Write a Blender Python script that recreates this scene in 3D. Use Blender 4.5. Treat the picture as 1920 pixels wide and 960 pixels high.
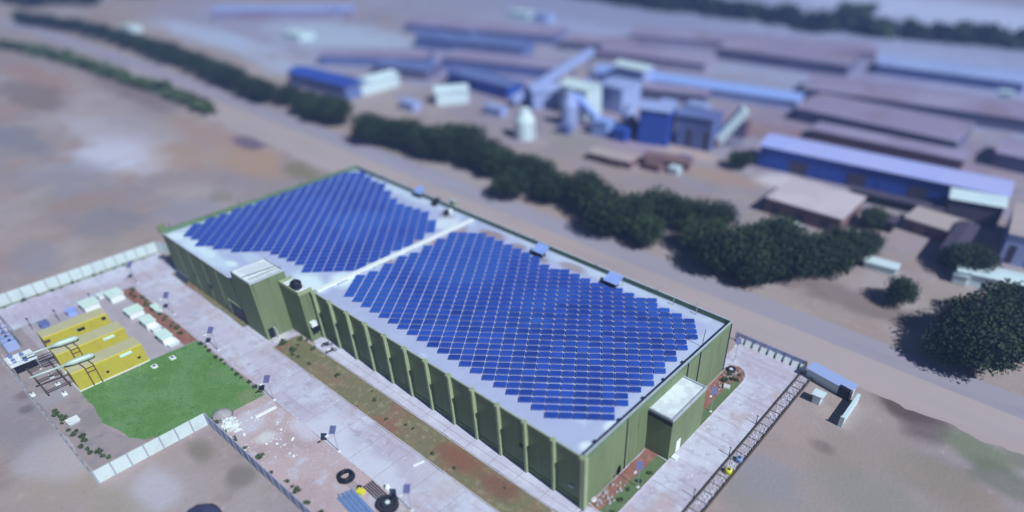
import bpy, bmesh, math, random
from mathutils import Vector, Matrix, Euler
random.seed(7)
R = math.radians
for o in list(bpy.data.objects): bpy.data.objects.remove(o)
scene = bpy.context.scene
col = scene.collection

# ---------------------------------------------------------------- camera
FPX, PCX, PCY = 1191.8, 1091.2, 639.3        # lens, in pixels of the 1920 x 960 photograph (a crop, so shifted)
YAW, PIT, ROLL = R(128.28), R(36.71), R(1.155)
HC = 72.0
_f = Vector((math.cos(YAW)*math.cos(PIT), math.sin(YAW)*math.cos(PIT), -math.sin(PIT)))
_r = Vector((math.sin(YAW), -math.cos(YAW), 0)); _u = _r.cross(_f)
_r, _u = _r*math.cos(ROLL)+_u*math.sin(ROLL), -_r*math.sin(ROLL)+_u*math.cos(ROLL)
cam_d = bpy.data.cameras.new('drone_camera'); cam = bpy.data.objects.new('drone_camera', cam_d); col.objects.link(cam)
cam.matrix_world = Matrix(((_r.x,_u.x,-_f.x,0),(_r.y,_u.y,-_f.y,0),(_r.z,_u.z,-_f.z,HC),(0,0,0,1)))
cam_d.sensor_width = 36.0; cam_d.lens = FPX/1920*36
cam_d.shift_x = (960-PCX)/1920; cam_d.shift_y = (PCY-480)/1920
cam_d.clip_start = 0.5; cam_d.clip_end = 9000
cam_d.dof.use_dof = True; cam_d.dof.focus_distance = 102.0; cam_d.dof.aperture_fstop = cam_d.lens/1000/2.55
scene.camera = cam
# ---------------------------------------------------------------- world, sun, exposure
SUN_EL, SUN_AZ = R(45.3), R(-3.7)            # azimuth counted from +X towards +Y
w = bpy.data.worlds.new('World'); scene.world = w; w.use_nodes = True
nt = w.node_tree; sky = nt.nodes.new('ShaderNodeTexSky'); sky.sky_type = 'NISHITA'; sky.sun_disc = False
sky.sun_elevation = SUN_EL; sky.sun_rotation = R(90)-SUN_AZ; sky.air_density = 0.6; sky.dust_density = 0.1; sky.ozone_density = 3.0
nt.links.new(sky.outputs[0], nt.nodes['Background'].inputs[0]); nt.nodes['Background'].inputs[1].default_value = 0.05
sd = bpy.data.lights.new('sun', 'SUN'); sd.energy = 4.95; sd.angle = R(0.6); sd.color = (0.90, 0.96, 1.0)
so = bpy.data.objects.new('sun', sd); col.objects.link(so)
sv = Vector((math.cos(SUN_EL)*math.cos(SUN_AZ), math.cos(SUN_EL)*math.sin(SUN_AZ), math.sin(SUN_EL)))
so.rotation_euler = sv.to_track_quat('Z', 'Y').to_euler(); so.location = sv*400
vs = scene.view_settings; scene.display_settings.display_device = 'sRGB'
vs.view_transform = 'Standard'; vs.look = 'None'; vs.gamma = 1.0; vs.use_curve_mapping = False; vs.exposure = 0.0
scene.render.resolution_x = 1024; scene.render.resolution_y = 512
scene.render.engine = 'CYCLES'

# ---------------------------------------------------------------- surveying helpers (a photo pixel seen on a plane of the site)
def ray(px, py): return _f + _r*((px-PCX)/FPX) - _u*((py-PCY)/FPX)
def at(px, py, z=0.0):
    d = ray(px, py); t = (z-HC)/d.z; return Vector((d.x*t, d.y*t, z))
def atY(px, py, Y):
    d = ray(px, py); t = Y/d.y; return Vector((Y/d.y*d.x, Y, HC+d.z*t))
def atX(px, py, X):
    d = ray(px, py); t = X/d.x; return Vector((X, d.y*t, HC+d.z*t))

# ---------------------------------------------------------------- materials
def _n(nt, t, **k):
    n = nt.nodes.new(t)
    for a, b in k.items(): setattr(n, a, b)
    return n
def _mix(nt, fac, a, b, mode='MIX'):
    m = _n(nt, 'ShaderNodeMix', data_type='RGBA', blend_type=mode)
    for s, v in ((0, fac), (6, a), (7, b)):
        if isinstance(v, (int, float)): m.inputs[s].default_value = v
        elif isinstance(v, tuple): m.inputs[s].default_value = (*v, 1) if len(v) == 3 else v
        else: nt.links.new(v, m.inputs[s])
    return m.outputs[2]
def _noise(nt, vec, scale, detail=4, rough=.55, lo=.35, hi=.65, dist=0.0):
    n = _n(nt, 'ShaderNodeTexNoise'); n.inputs['Scale'].default_value = scale; n.inputs['Detail'].default_value = detail
    n.inputs['Roughness'].default_value = rough; n.inputs['Distortion'].default_value = dist
    nt.links.new(vec, n.inputs['Vector'])
    mr = _n(nt, 'ShaderNodeMapRange', interpolation_type='SMOOTHSTEP'); mr.inputs[1].default_value = lo; mr.inputs[2].default_value = hi
    nt.links.new(n.outputs['Fac'], mr.inputs[0]); return mr.outputs[0]
def mat(name, base, layers=(), patches=(), rough=.85, metal=0.0, bump=0.0, bscale=8.0, spec=.3, obj_random=0.0, stretch=None):
    """layers: (colour, scale, lo, hi, strength[, detail]); patches: (x, y, rx, ry, colour, strength) soil, dust or painted haze areas at fixed places"""
    m = bpy.data.materials.new(name); m.use_nodes = True; nt = m.node_tree; b = nt.nodes['Principled BSDF']
    tc = _n(nt, 'ShaderNodeNewGeometry').outputs['Position']
    if stretch:
        vm = _n(nt, 'ShaderNodeVectorMath', operation='MULTIPLY'); nt.links.new(tc, vm.inputs[0]); vm.inputs[1].default_value = stretch; tcs = vm.outputs[0]
    else: tcs = tc
    c = base
    for L in layers:
        cl, sc, lo, hi, st = L[:5]; det = L[5] if len(L) > 5 else 4
        vec = tcs
        if len(L) > 6:
            v2 = _n(nt, 'ShaderNodeVectorMath', operation='MULTIPLY'); nt.links.new(tc, v2.inputs[0]); v2.inputs[1].default_value = L[6]; vec = v2.outputs[0]
        f = _noise(nt, vec, sc, det, .6, lo, hi)
        mm = _n(nt, 'ShaderNodeMath', operation='MULTIPLY'); nt.links.new(f, mm.inputs[0]); mm.inputs[1].default_value = st
        c = _mix(nt, mm.outputs[0], c, cl)
    if patches:
        ns = _n(nt, 'ShaderNodeTexNoise'); ns.inputs['Scale'].default_value = .12; ns.inputs['Detail'].default_value = 5
        nt.links.new(tc, ns.inputs['Vector'])
        off = _n(nt, 'ShaderNodeMath', operation='MULTIPLY_ADD'); nt.links.new(ns.outputs['Fac'], off.inputs[0]); off.inputs[1].default_value = 1.6; off.inputs[2].default_value = -.8
    for (x, y, rx, ry, cl, st) in patches:
        s = _n(nt, 'ShaderNodeVectorMath', operation='SUBTRACT'); nt.links.new(tc, s.inputs[0]); s.inputs[1].default_value = (x, y, 0)
        q = _n(nt, 'ShaderNodeVectorMath', operation='MULTIPLY'); nt.links.new(s.outputs[0], q.inputs[0]); q.inputs[1].default_value = (1/rx, 1/ry, 0)
        l = _n(nt, 'ShaderNodeVectorMath', operation='LENGTH'); nt.links.new(q.outputs[0], l.inputs[0])
        a = _n(nt, 'ShaderNodeMath', operation='ADD'); nt.links.new(l.outputs['Value'], a.inputs[0]); nt.links.new(off.outputs[0], a.inputs[1])
        mr = _n(nt, 'ShaderNodeMapRange', interpolation_type='SMOOTHSTEP'); mr.inputs[1].default_value = 1.25; mr.inputs[2].default_value = .45
        mr.inputs[4].default_value = st; nt.links.new(a.outputs[0], mr.inputs[0])
        c = _mix(nt, mr.outputs[0], c, cl)
    if obj_random:
        oi = _n(nt, 'ShaderNodeObjectInfo'); mr = _n(nt, 'ShaderNodeMapRange'); nt.links.new(oi.outputs['Random'], mr.inputs[0])
        mr.inputs[3].default_value = 1-obj_random; mr.inputs[4].default_value = 1+obj_random
        hs = _n(nt, 'ShaderNodeHueSaturation'); nt.links.new(mr.outputs[0], hs.inputs['Value'])
        if isinstance(c, tuple): hs.inputs['Color'].default_value = (*c, 1)
        else: nt.links.new(c, hs.inputs['Color'])
        c = hs.outputs[0]
    if isinstance(c, tuple): b.inputs['Base Color'].default_value = (*c, 1)
    else: nt.links.new(c, b.inputs['Base Color'])
    b.inputs['Roughness'].default_value = rough; b.inputs['Metallic'].default_value = metal; b.inputs['Specular IOR Level'].default_value = spec
    if bump:
        n = _n(nt, 'ShaderNodeTexNoise'); n.inputs['Scale'].default_value = bscale; n.inputs['Detail'].default_value = 5; nt.links.new(tc, n.inputs['Vector'])
        bp = _n(nt, 'ShaderNodeBump'); bp.inputs['Strength'].default_value = bump; bp.inputs['Distance'].default_value = .2
        nt.links.new(n.outputs['Fac'], bp.inputs['Height']); nt.links.new(bp.outputs[0], b.inputs['Normal'])
    return m

def G(px, py): p = at(px, py); return p.x, p.y
def pt(px, py, rx, ry, c, s): x, y = G(px, py); return (x, y, rx, ry, c, s)
PALE = (.50,.48,.55); TAN = (.40,.27,.20); BROWN = (.17,.12,.115); GREY = (.27,.26,.32); OLIVE = (.20,.18,.10); SLATE = (.19,.20,.26); PINK = (.44,.33,.32); GREENISH = (.12,.19,.09)
soil_haze_patches = [  # soil tones near by; the bluish far ones are painted haze
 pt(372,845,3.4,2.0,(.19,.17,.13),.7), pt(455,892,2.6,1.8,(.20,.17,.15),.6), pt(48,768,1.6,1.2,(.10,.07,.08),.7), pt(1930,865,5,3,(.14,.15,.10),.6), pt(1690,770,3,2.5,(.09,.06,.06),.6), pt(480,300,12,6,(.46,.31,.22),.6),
 pt(60,140,40,8,(.34,.22,.18),.7), pt(380,250,26,7,(.38,.25,.21),.6), pt(520,250,14,6,(.42,.30,.24),.7), pt(600,300,12,4,(.44,.31,.26),.7), pt(1560,640,14,2.2,(.46,.34,.28),.6), pt(1800,720,14,2.5,(.46,.34,.29),.6), pt(1650,860,12,8,(.25,.21,.20),.75), pt(1760,900,8,5,(.18,.18,.14),.7), pt(1450,950,9,6,(.22,.23,.24),.75), pt(1560,940,8,5,(.23,.23,.22),.6), pt(1560,780,3,2,(.48,.37,.33),.6), pt(150,850,9,4,(.42,.33,.26),.5), pt(60,820,5,5,(.26,.25,.28),.5),
 (-150,420,430,215,(.27,.30,.48),.85), (-330,190,170,42,(.31,.33,.50),.7), (-60,190,60,34,(.29,.26,.34),.6), (-150,170,60,30,(.28,.24,.31),.6), (-75,103,90,14,(.42,.33,.32),.4), (-8,70,14,26,(.37,.30,.27),.55),  # the large lavender blue patches tint the distant ground like haze
 pt(230,290,20,13,(.56,.55,.66),.95), pt(190,250,30,8,PALE,.6), pt(60,180,30,10,BROWN,.6), pt(250,170,40,8,BROWN,.55), pt(30,260,26,7,SLATE,.6), pt(120,330,16,12,GREY,.6),
 pt(330,290,18,9,TAN,.55), pt(470,300,18,9,TAN,.9), pt(560,320,9,4,OLIVE,.7), pt(470,268,8,4,(.12,.09,.16),.8), pt(360,400,14,10,GREY,.6), pt(200,420,12,8,SLATE,.5),
 pt(60,480,10,6,GREY,.6), pt(560,380,8,6,PINK,.5), pt(420,370,7,3,OLIVE,.4), pt(260,240,26,9,(.4,.37,.42),.5),
 pt(100,900,7,6,(.38,.32,.27),.5), pt(290,915,5,4,PALE,.7), pt(120,850,7,6,PALE,.45), pt(20,780,8,6,SLATE,.35), pt(460,895,3,2.5,(.2,.18,.17),.6), pt(220,950,6,3,(.33,.29,.22),.6), pt(45,740,2,1.6,(.12,.07,.09),.5),
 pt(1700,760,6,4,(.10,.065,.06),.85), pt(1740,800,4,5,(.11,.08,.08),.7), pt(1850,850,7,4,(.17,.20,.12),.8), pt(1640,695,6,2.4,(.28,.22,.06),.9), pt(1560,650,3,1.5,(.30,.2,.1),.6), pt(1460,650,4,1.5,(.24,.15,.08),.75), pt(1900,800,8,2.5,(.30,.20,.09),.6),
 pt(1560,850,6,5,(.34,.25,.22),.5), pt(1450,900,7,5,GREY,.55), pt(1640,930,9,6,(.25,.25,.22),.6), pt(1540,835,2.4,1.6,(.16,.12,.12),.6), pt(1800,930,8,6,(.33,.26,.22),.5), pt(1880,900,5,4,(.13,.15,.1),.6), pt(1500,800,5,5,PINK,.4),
 pt(1480,345,13,7,(.62,.56,.60),.9), pt(1150,270,20,12,(.36,.28,.36),.7), pt(1300,290,14,5,(.50,.38,.34),.8), pt(1350,330,14,6,TAN,.7), pt(1700,440,14,9,(.36,.28,.30),.6), pt(1080,265,12,10,(.28,.27,.22),.6),
 pt(1600,560,22,5,(.16,.12,.12),.6), pt(1250,420,14,3,TAN,.5), pt(1700,130,110,70,(.36,.40,.60),.8), pt(1500,110,80,26,(.22,.18,.30),.6), pt(1700,270,70,22,(.26,.19,.27),.7), pt(1850,30,160,60,(.52,.58,.80),.8),  # pale blue far patches: distance haze painted into the ground colour
 pt(900,140,60,20,(.28,.25,.42),.6), pt(640,70,60,26,(.46,.58,.72),.6), pt(400,70,70,12,(.46,.54,.74),.7), pt(560,130,40,10,(.42,.50,.68),.6), pt(1450,250,30,9,(.26,.14,.15),.6), pt(1080,60,70,30,(.38,.44,.64),.5)]  # bluish patches on the far plain carry haze in their colour
M = {}
M['soil'] = mat('bare_soil_haze_tint', (.36,.285,.265), [((.26,.23,.27),.018,.42,.62,.55,2), ((.45,.40,.42),.03,.45,.65,.45,3), ((.22,.17,.15),.11,.55,.72,.4,4), ((.28,.27,.19),.05,.55,.7,.35,3), ((.13,.11,.08),1.3,.62,.72,.55,6), ((.48,.42,.38),.5,.56,.70,.45,6), ((.34,.22,.17),.035,.52,.66,.5,3)], soil_haze_patches, rough=.95, bump=.4, bscale=1.5)
M['road'] = mat('dusty_concrete_paving', (.50,.46,.57), [((.60,.62,.73),.09,.44,.58,.85,5), ((.50,.38,.40),.16,.50,.66,.75,5), ((.36,.32,.39),.6,.52,.68,.6,6), ((.70,.72,.80),1.3,.56,.68,.7,6), ((.28,.24,.27),4.,.58,.72,.5,5), ((.38,.32,.38),.9,.54,.68,.4,4,(.06,1,1)), ((.64,.64,.72),1.5,.60,.72,.4,4,(.05,1,1))],
    [pt(620,820,7,4,(.62,.64,.74),.8), pt(700,890,8,3,(.62,.64,.74),.8), pt(60,640,8,6,(.50,.55,.62),.8), pt(820,900,6,3,(.55,.55,.62),.6), pt(440,640,14,1.6,(.56,.52,.64),.5)], rough=.9, bump=.3, bscale=4)
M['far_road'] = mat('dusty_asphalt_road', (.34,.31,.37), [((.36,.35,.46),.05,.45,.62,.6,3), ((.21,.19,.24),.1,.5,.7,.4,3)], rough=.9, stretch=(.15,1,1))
M['shoulder'] = mat('road_shoulder_dust', (.43,.36,.36), [((.33,.28,.31),.05,.45,.62,.6,3), ((.47,.36,.33),.08,.5,.7,.5,3)], rough=.95, stretch=(.2,1,1))
M['yard'] = mat('pink_dirt_yard', (.52,.41,.42), [((.42,.32,.33),.16,.45,.65,.6,4), ((.56,.57,.68),.3,.52,.68,.8,5), ((.34,.25,.25),1.1,.56,.75,.4,6), ((.66,.64,.68),2.2,.66,.76,.5,5)],
    [pt(570,800,4,2.2,(.62,.60,.70),.8), pt(470,790,3,2.5,(.58,.56,.64),.8), pt(500,820,1.6,1.6,(.72,.76,.78),.6)], rough=.95, bump=.5, bscale=3)
M['lawn'] = mat('lawn_soil', (.12,.25,.07), [((.17,.30,.12),.16,.45,.58,.9,5), ((.035,.13,.035),.5,.55,.72,.6,5), ((.20,.27,.12),.35,.60,.75,.5,4), ((.12,.30,.11),2.5,.5,.75,.5,6)],
    [pt(470,745,3,2,(.27,.29,.17),.7), pt(400,700,2.4,1.4,(.17,.24,.10),.7), pt(250,715,4,3,(.13,.27,.12),.5)], rough=.95, bump=.6, bscale=6)
M['gravel'] = mat('grey_gravel', (.36,.30,.30), [((.27,.25,.29),.5,.45,.62,.6,5), ((.16,.17,.11),.5,.60,.70,.5,6), ((.48,.44,.46),1.5,.6,.72,.5,5)],
    [pt(170,790,3,2,(.24,.23,.22),.6), pt(100,740,3,3,(.36,.36,.42),.6)], rough=.95, bump=.5, bscale=6)
M['pad'] = mat('genset_pad_concrete', (.40,.355,.40), [((.48,.44,.48),.3,.45,.65,.6,4), ((.29,.25,.28),1.2,.55,.72,.5,5)], rough=.9)
M['strip'] = mat('planting_strip_soil', (.24,.185,.115), [((.19,.185,.10),.22,.38,.55,.9,4), ((.27,.13,.09),.12,.52,.68,.8,3), ((.34,.31,.20),.9,.50,.66,.6,5), ((.13,.08,.06),.7,.60,.72,.5,5)],
    [pt(860,860,5,2.5,(.24,.11,.07),.9), pt(930,910,4,2,(.21,.10,.07),.8), pt(760,765,4,.8,(.24,.12,.07),.8), pt(560,660,4,3,(.17,.17,.08),.7)], rough=.95, bump=.6, bscale=4)
M['apron'] = mat('apron_concrete', (.56,.54,.66), [((.66,.67,.78),.3,.45,.62,.7,4), ((.42,.38,.46),.9,.55,.72,.5,5), ((.30,.28,.36),3,.64,.74,.35,5)], rough=.9)
M['redsoil'] = mat('red_soil', (.30,.13,.10), [((.36,.21,.16),.7,.45,.65,.6,5), ((.14,.07,.055),1.2,.55,.7,.6,5), ((.12,.16,.07),.5,.58,.68,.5,4)], rough=.95, bump=.6, bscale=5)
M['grass'] = mat('strip_turf', (.12,.19,.085), [((.17,.20,.11),.8,.45,.65,.6,5), ((.07,.11,.05),1.6,.55,.7,.5,5), ((.24,.17,.12),.5,.62,.72,.6,5)], rough=.95, bump=.6, bscale=6)
M['kerb'] = mat('kerb_concrete', (.60,.58,.60), [((.45,.42,.42),1.,.45,.65,.6,4)], rough=.9)
M['roof'] = mat('white_roof_membrane', (.44,.50,.70), [((.40,.44,.64),.15,.42,.62,.6,4), ((.58,.68,.80),.25,.58,.70,.6,4), ((.34,.35,.47),1.1,.60,.76,.4,6)],
    [(-139.8,60,2.6,26,(.62,.76,.84),.85), (-128,40.2,14,1.8,(.58,.72,.82),.8), (-120,83.8,20,1.6,(.56,.68,.80),.7), (-103,47.5,5,2.5,(.62,.76,.84),.8), (-60,84,26,1.3,(.56,.66,.78),.6), (-36.6,66,1.4,18,(.54,.64,.78),.5), (-118,45,5,1.4,(.56,.68,.8),.6), (-97.8,52,3.5,2.8,(.74,.90,.92),.9), (-101,47,4,2,(.74,.88,.9),.7), (-97.5,62,2.4,1.8,(.30,.24,.26),.75), (-96.2,73,1.6,2.6,(.36,.26,.26),.8), (-99,70,1.6,2.2,(.33,.27,.30),.7), (-96.3,79,1.5,3,(.36,.26,.26),.8), (-99.3,58,1.5,2,(.36,.33,.34),.6),
     (-90,82.5,4,1.6,(.32,.23,.24),.9), (-82,82,2.5,1.6,(.30,.25,.27),.85), (-68,83,3.5,1.3,(.33,.28,.31),.85), (-75,81.5,2,1.4,(.28,.24,.26),.8), (-101,80,3,3,(.74,.84,.86),.7), (-104.5,82.5,2.5,1.6,(.30,.27,.32),.6),
     (-36.5,47.6,1.3,1.3,(.78,.92,.92),.8), (-36.4,53,.9,1.4,(.78,.92,.92),.7), (-119,41.5,2,1.,(.78,.92,.92),.7), (-127,40.5,3,1.1,(.72,.86,.9),.6), (-138.5,40,2,2,(.74,.88,.9),.7), (-132,40,3,1.5,(.70,.84,.9),.5)], rough=.7, bump=.15, bscale=2)
M['roof2'] = mat('annex_roof_membrane', (.64,.69,.74), [((.80,.90,.88),.35,.45,.60,.8,3), ((.50,.52,.60),.8,.58,.72,.5,4)], rough=.7)
GREEN = (.165,.215,.11)
M['green'] = mat('green_painted_cladding', GREEN, [((.20,.255,.135),.12,.45,.6,.6,3), ((.11,.15,.08),1.5,.56,.75,.5,5), ((.24,.25,.19),.5,.66,.78,.35,5), ((.09,.115,.06),1.2,.52,.70,.45,4,(1,1,.07)), ((.23,.27,.17),1.7,.60,.74,.35,4,(1,1,.06))], rough=.7, stretch=(1,1,.3))
M['green_trim'] = mat('pale_green_trim', (.32,.38,.22), [((.17,.26,.16),.8,.5,.7,.5)], rough=.65)
M['parapet'] = mat('parapet_green', (.12,.20,.11), [((.17,.26,.15),.3,.45,.6,.6,3), ((.30,.30,.26),.6,.64,.74,.35,3)], rough=.75)
M['coping'] = mat('coping_metal', (.45,.50,.56), [((.35,.38,.44),.5,.45,.65,.5)], rough=.5)
M['glass'] = mat('solar_cells', (.022,.070,.38), [((.016,.046,.29),.10,.45,.6,.6,3), ((.030,.105,.45),.045,.50,.62,.7,2), ((.02,.06,.34),.6,.60,.72,.4,4)], rough=.32, spec=.3, obj_random=.22)
M['frame'] = mat('panel_frame_aluminium', (.26,.34,.70), rough=.5, metal=.2)
M['rack'] = mat('panel_rack', (.45,.5,.62), rough=.5, metal=.5)
M['black'] = mat('black_plastic', (.012,.014,.025), [((.03,.03,.045),.8,.5,.7,.5)], rough=.5)
M['dark'] = mat('dark_steel', (.04,.042,.06), rough=.6)
M['navy'] = mat('dark_shutter_paint', (.035,.035,.075), rough=.6)
M['white'] = mat('white_paint', (.78,.84,.84), [((.62,.68,.70),.9,.5,.7,.4)], rough=.6)
M['mint'] = mat('pale_mint_sheet', (.66,.85,.76), [((.56,.74,.68),.7,.48,.66,.6)], rough=.6)
M['precast'] = mat('precast_concrete', (.60,.70,.70), [((.52,.60,.62),.35,.45,.65,.6), ((.38,.38,.38),1.3,.58,.72,.35,5)], rough=.9)
M['precast_shade'] = mat('precast_concrete_blue_shade', (.42,.46,.66), [((.34,.37,.56),.35,.45,.65,.6), ((.62,.68,.80),1.1,.58,.70,.4,4)], rough=.9)  # bluer, darker copy of the precast: shade painted into the wall colour
M['post'] = mat('precast_post', (.33,.36,.40), rough=.9)
M['yellow'] = mat('yellow_container_paint', (.52,.46,.05), [((.46,.41,.055),.5,.45,.65,.5), ((.33,.29,.08),1.4,.56,.72,.5,5), ((.40,.36,.08),2.2,.5,.7,.4,3,(1,1,.1))], rough=.75)
M['tan'] = mat('dusty_container_roof', (.50,.47,.27), [((.55,.51,.31),.4,.45,.65,.5), ((.34,.32,.20),2,.6,.75,.3)], rough=.85)
M['turq'] = mat('pale_turquoise_metal', (.50,.62,.58), [((.38,.50,.47),1.2,.5,.7,.5)], rough=.5, metal=.1)
M['brownsteel'] = mat('brown_primer_steel', (.10,.075,.06), rough=.7)
M['bluesheet'] = mat('pale_blue_sheet', (.30,.43,.85), [((.24,.36,.75),.7,.45,.65,.5)], rough=.5)
M['deepblue'] = mat('deep_blue_cladding', (.035,.09,.45), [((.03,.07,.34),.1,.45,.6,.5)], rough=.6)
M['bluegrey'] = mat('blue_grey_cladding', (.14,.19,.42), [((.10,.13,.32),.1,.45,.6,.6)], rough=.6)
M['palebluegrey'] = mat('pale_industrial_roof', (.34,.42,.72), [((.28,.34,.62),.05,.45,.6,.5)], rough=.6)
M['shedroof'] = mat('lavender_shed_roof', (.42,.45,.80), [((.34,.42,.85),.04,.45,.6,.6)], rough=.6)
M['far_white'] = mat('chalky_white_cladding', (.60,.74,.78), [((.5,.62,.7),.15,.45,.65,.5)], rough=.7)
M['far_dark'] = mat('dark_stockpile', (.07,.06,.10), [((.11,.08,.11),.1,.45,.65,.6)], rough=.95)
M['far_brown'] = mat('rust_brown_cladding', (.20,.12,.13), [((.14,.09,.12),.1,.45,.65,.6)], rough=.9)
M['mauve_roof'] = mat('mauve_dusty_roof', (.27,.23,.36), [((.33,.30,.44),.03,.45,.62,.7,3), ((.24,.17,.22),.05,.52,.66,.6,3)], rough=.9)
M['far_wall'] = mat('slate_cladding', (.13,.13,.24), [((.17,.17,.30),.06,.45,.62,.6,3)], rough=.9)
M['pink_roof'] = mat('pale_pink_screed_roof', (.52,.45,.50), [((.60,.54,.58),.08,.45,.62,.6,3)], rough=.9)
M['leaf'] = mat('tree_leaves', (.020,.042,.016), [((.040,.075,.024),.07,.50,.62,.85,2), ((.012,.024,.018),.12,.50,.65,.6,2)], rough=.8, obj_random=.2)
M['leaf2'] = mat('shrub_leaves', (.06,.10,.04), [((.10,.14,.06),1.5,.45,.65,.8)], rough=.8, obj_random=.2)
M['bark'] = mat('tree_bark', (.09,.07,.055), [((.05,.04,.035),3,.45,.65,.6)], rough=.95)
M['blades'] = mat('grass_blades', (.12,.27,.075), [((.20,.33,.13),.5,.45,.62,.8,4), ((.06,.15,.04),.7,.52,.66,.6,5)], rough=.9)
M['rubble'] = mat('pale_rubble', (.72,.80,.78), [((.5,.52,.54),1.2,.45,.65,.6)], rough=.9)
M['stone'] = mat('grey_stones', (.38,.36,.37), [((.24,.22,.23),2,.45,.65,.6)], rough=.95)
M['bluepipe'] = mat('blue_plastic_pipe', (.22,.34,.62), [((.30,.42,.62),.9,.5,.7,.5)], rough=.4)
M['yel2'] = mat('bright_yellow_plastic', (.75,.72,.05), rough=.5)
M['pv_small'] = mat('lamp_solar_cell', (.12,.13,.28), rough=.35, spec=.5)
M['galv'] = mat('galvanised_steel', (.42,.44,.48), rough=.45, metal=.4)
M['tarp'] = mat('dark_blue_tarpaulin', (.045,.055,.12), [((.08,.08,.15),.6,.45,.65,.6)], rough=.7)

# ---------------------------------------------------------------- mesh builder
class MB:
    def __init__(s): s.v = []; s.f = []; s.mi = []; s.cur = 0
    def face(s, pts):
        n = len(s.v); s.v += [tuple(p) for p in pts]; s.f.append(tuple(range(n, n+len(pts)))); s.mi.append(s.cur); return s
    def box(s, x0, x1, y0, y1, z0, z1, rot=0, c=None, m=None):
        P = [(x0,y0,z0),(x1,y0,z0),(x1,y1,z0),(x0,y1,z0),(x0,y0,z1),(x1,y0,z1),(x1,y1,z1),(x0,y1,z1)]
        if rot:
            cx, cy = c or ((x0+x1)/2, (y0+y1)/2); cs, sn = math.cos(rot), math.sin(rot)
            P = [(cx+(x-cx)*cs-(y-cy)*sn, cy+(x-cx)*sn+(y-cy)*cs, z) for x, y, z in P]
        if m: P = [tuple(m @ Vector(p)) for p in P]
        n = len(s.v); s.v += P
        for q in ((3,2,1,0),(4,5,6,7),(0,1,5,4),(1,2,6,5),(2,3,7,6),(3,0,4,7)): s.f.append(tuple(n+i for i in q)); s.mi.append(s.cur)
        return s
    def prism(s, poly, z0, z1):
        n = len(s.v); k = len(poly)
        s.v += [(p[0],p[1],z0) for p in poly]+[(p[0],p[1],z1) for p in poly]
        s.f.append(tuple(n+i for i in range(k))[::-1]); s.mi.append(s.cur)
        s.f.append(tuple(n+k+i for i in range(k))); s.mi.append(s.cur)
        for i in range(k): s.f.append((n+i, n+(i+1) % k, n+k+(i+1) % k, n+k+i)); s.mi.append(s.cur)
        return s
    def tube(s, pts, rad, seg=8, caps=True):
        pts = [Vector(p) for p in pts]; rads = rad if isinstance(rad, (list, tuple)) else [rad]*len(pts); base = len(s.v)
        for i, p in enumerate(pts):
            d = (pts[min(i+1, len(pts)-1)]-pts[max(i-1, 0)])
            d = d.normalized() if d.length > 1e-9 else Vector((0,0,1))
            a = d.cross(Vector((0,0,1)) if abs(d.z) < .9 else Vector((1,0,0))).normalized(); b = d.cross(a)
            for k in range(seg):
                t = 2*math.pi*k/seg; s.v.append(tuple(p+(a*math.cos(t)+b*math.sin(t))*rads[i]))
        for i in range(len(pts)-1):
            for k in range(seg):
                a0 = base+i*seg+k; a1 = base+i*seg+(k+1) % seg; s.f.append((a0, a1, a1+seg, a0+seg)); s.mi.append(s.cur)
        if caps:
            s.f.append(tuple(base+k for k in range(seg))[::-1]); s.mi.append(s.cur)
            s.f.append(tuple(base+(len(pts)-1)*seg+k for k in range(seg))); s.mi.append(s.cur)
        return s
    def lathe(s, c, prof, seg=16):          # prof: (radius, z)
        base = len(s.v)
        for r_, z in prof:
            for k in range(seg):
                t = 2*math.pi*k/seg; s.v.append((c[0]+r_*math.cos(t), c[1]+r_*math.sin(t), c[2]+z))
        for i in range(len(prof)-1):
            for k in range(seg):
                a0 = base+i*seg+k; a1 = base+i*seg+(k+1) % seg; s.f.append((a0, a1, a1+seg, a0+seg)); s.mi.append(s.cur)
        if prof[0][0] > .001: s.f.append(tuple(base+k for k in range(seg))[::-1]); s.mi.append(s.cur)
        if prof[-1][0] > .001: s.f.append(tuple(base+(len(prof)-1)*seg+k for k in range(seg))); s.mi.append(s.cur)
        return s
    def rock(s, c, r_, squash=.7, rnd=random):
        base = len(s.v); seg = 6
        for i, ph in enumerate((-.9, -.2, .5, 1.2)):
            for k in range(seg):
                t = 2*math.pi*k/seg+i*.4; q = r_*rnd.uniform(.75, 1.15)
                s.v.append((c[0]+q*math.cos(ph)*math.cos(t), c[1]+q*math.cos(ph)*math.sin(t), c[2]+q*math.sin(ph)*squash))
        for i in range(3):
            for k in range(seg):
                a0 = base+i*seg+k; a1 = base+i*seg+(k+1) % seg; s.f.append((a0, a1, a1+seg, a0+seg)); s.mi.append(s.cur)
        s.f.append(tuple(base+k for k in range(seg))[::-1]); s.mi.append(s.cur)
        s.f.append(tuple(base+3*seg+k for k in range(seg))); s.mi.append(s.cur)
        return s
    def build(s, name, m, parent=None, smooth=False, bevel=0.0):
        me = bpy.data.meshes.new(name); me.from_pydata(s.v, [], s.f)
        ms = m if isinstance(m, (list, tuple)) else [m]
        for x in ms: me.materials.append(M[x])
        me.polygons.foreach_set('material_index', s.mi)
        me.update()
        if smooth: me.polygons.foreach_set('use_smooth', [True]*len(me.polygons))
        o = bpy.data.objects.new(name, me); col.objects.link(o)
        if parent is not None:
            o.parent = parent; o.matrix_parent_inverse = Matrix.Translation(-Vector(parent.location)) if parent.type == 'EMPTY' and not parent.get('local') else Matrix()
        if bevel:
            b = o.modifiers.new('bevel', 'BEVEL'); b.width = bevel; b.segments = 1; b.limit_method = 'ANGLE'
        return o
def tag(o, label=None, cat=None, group=None, kind=None):
    for k, v in (('label', label), ('category', cat), ('group', group), ('kind', kind)):
        if v: o[k] = v
    return o
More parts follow.
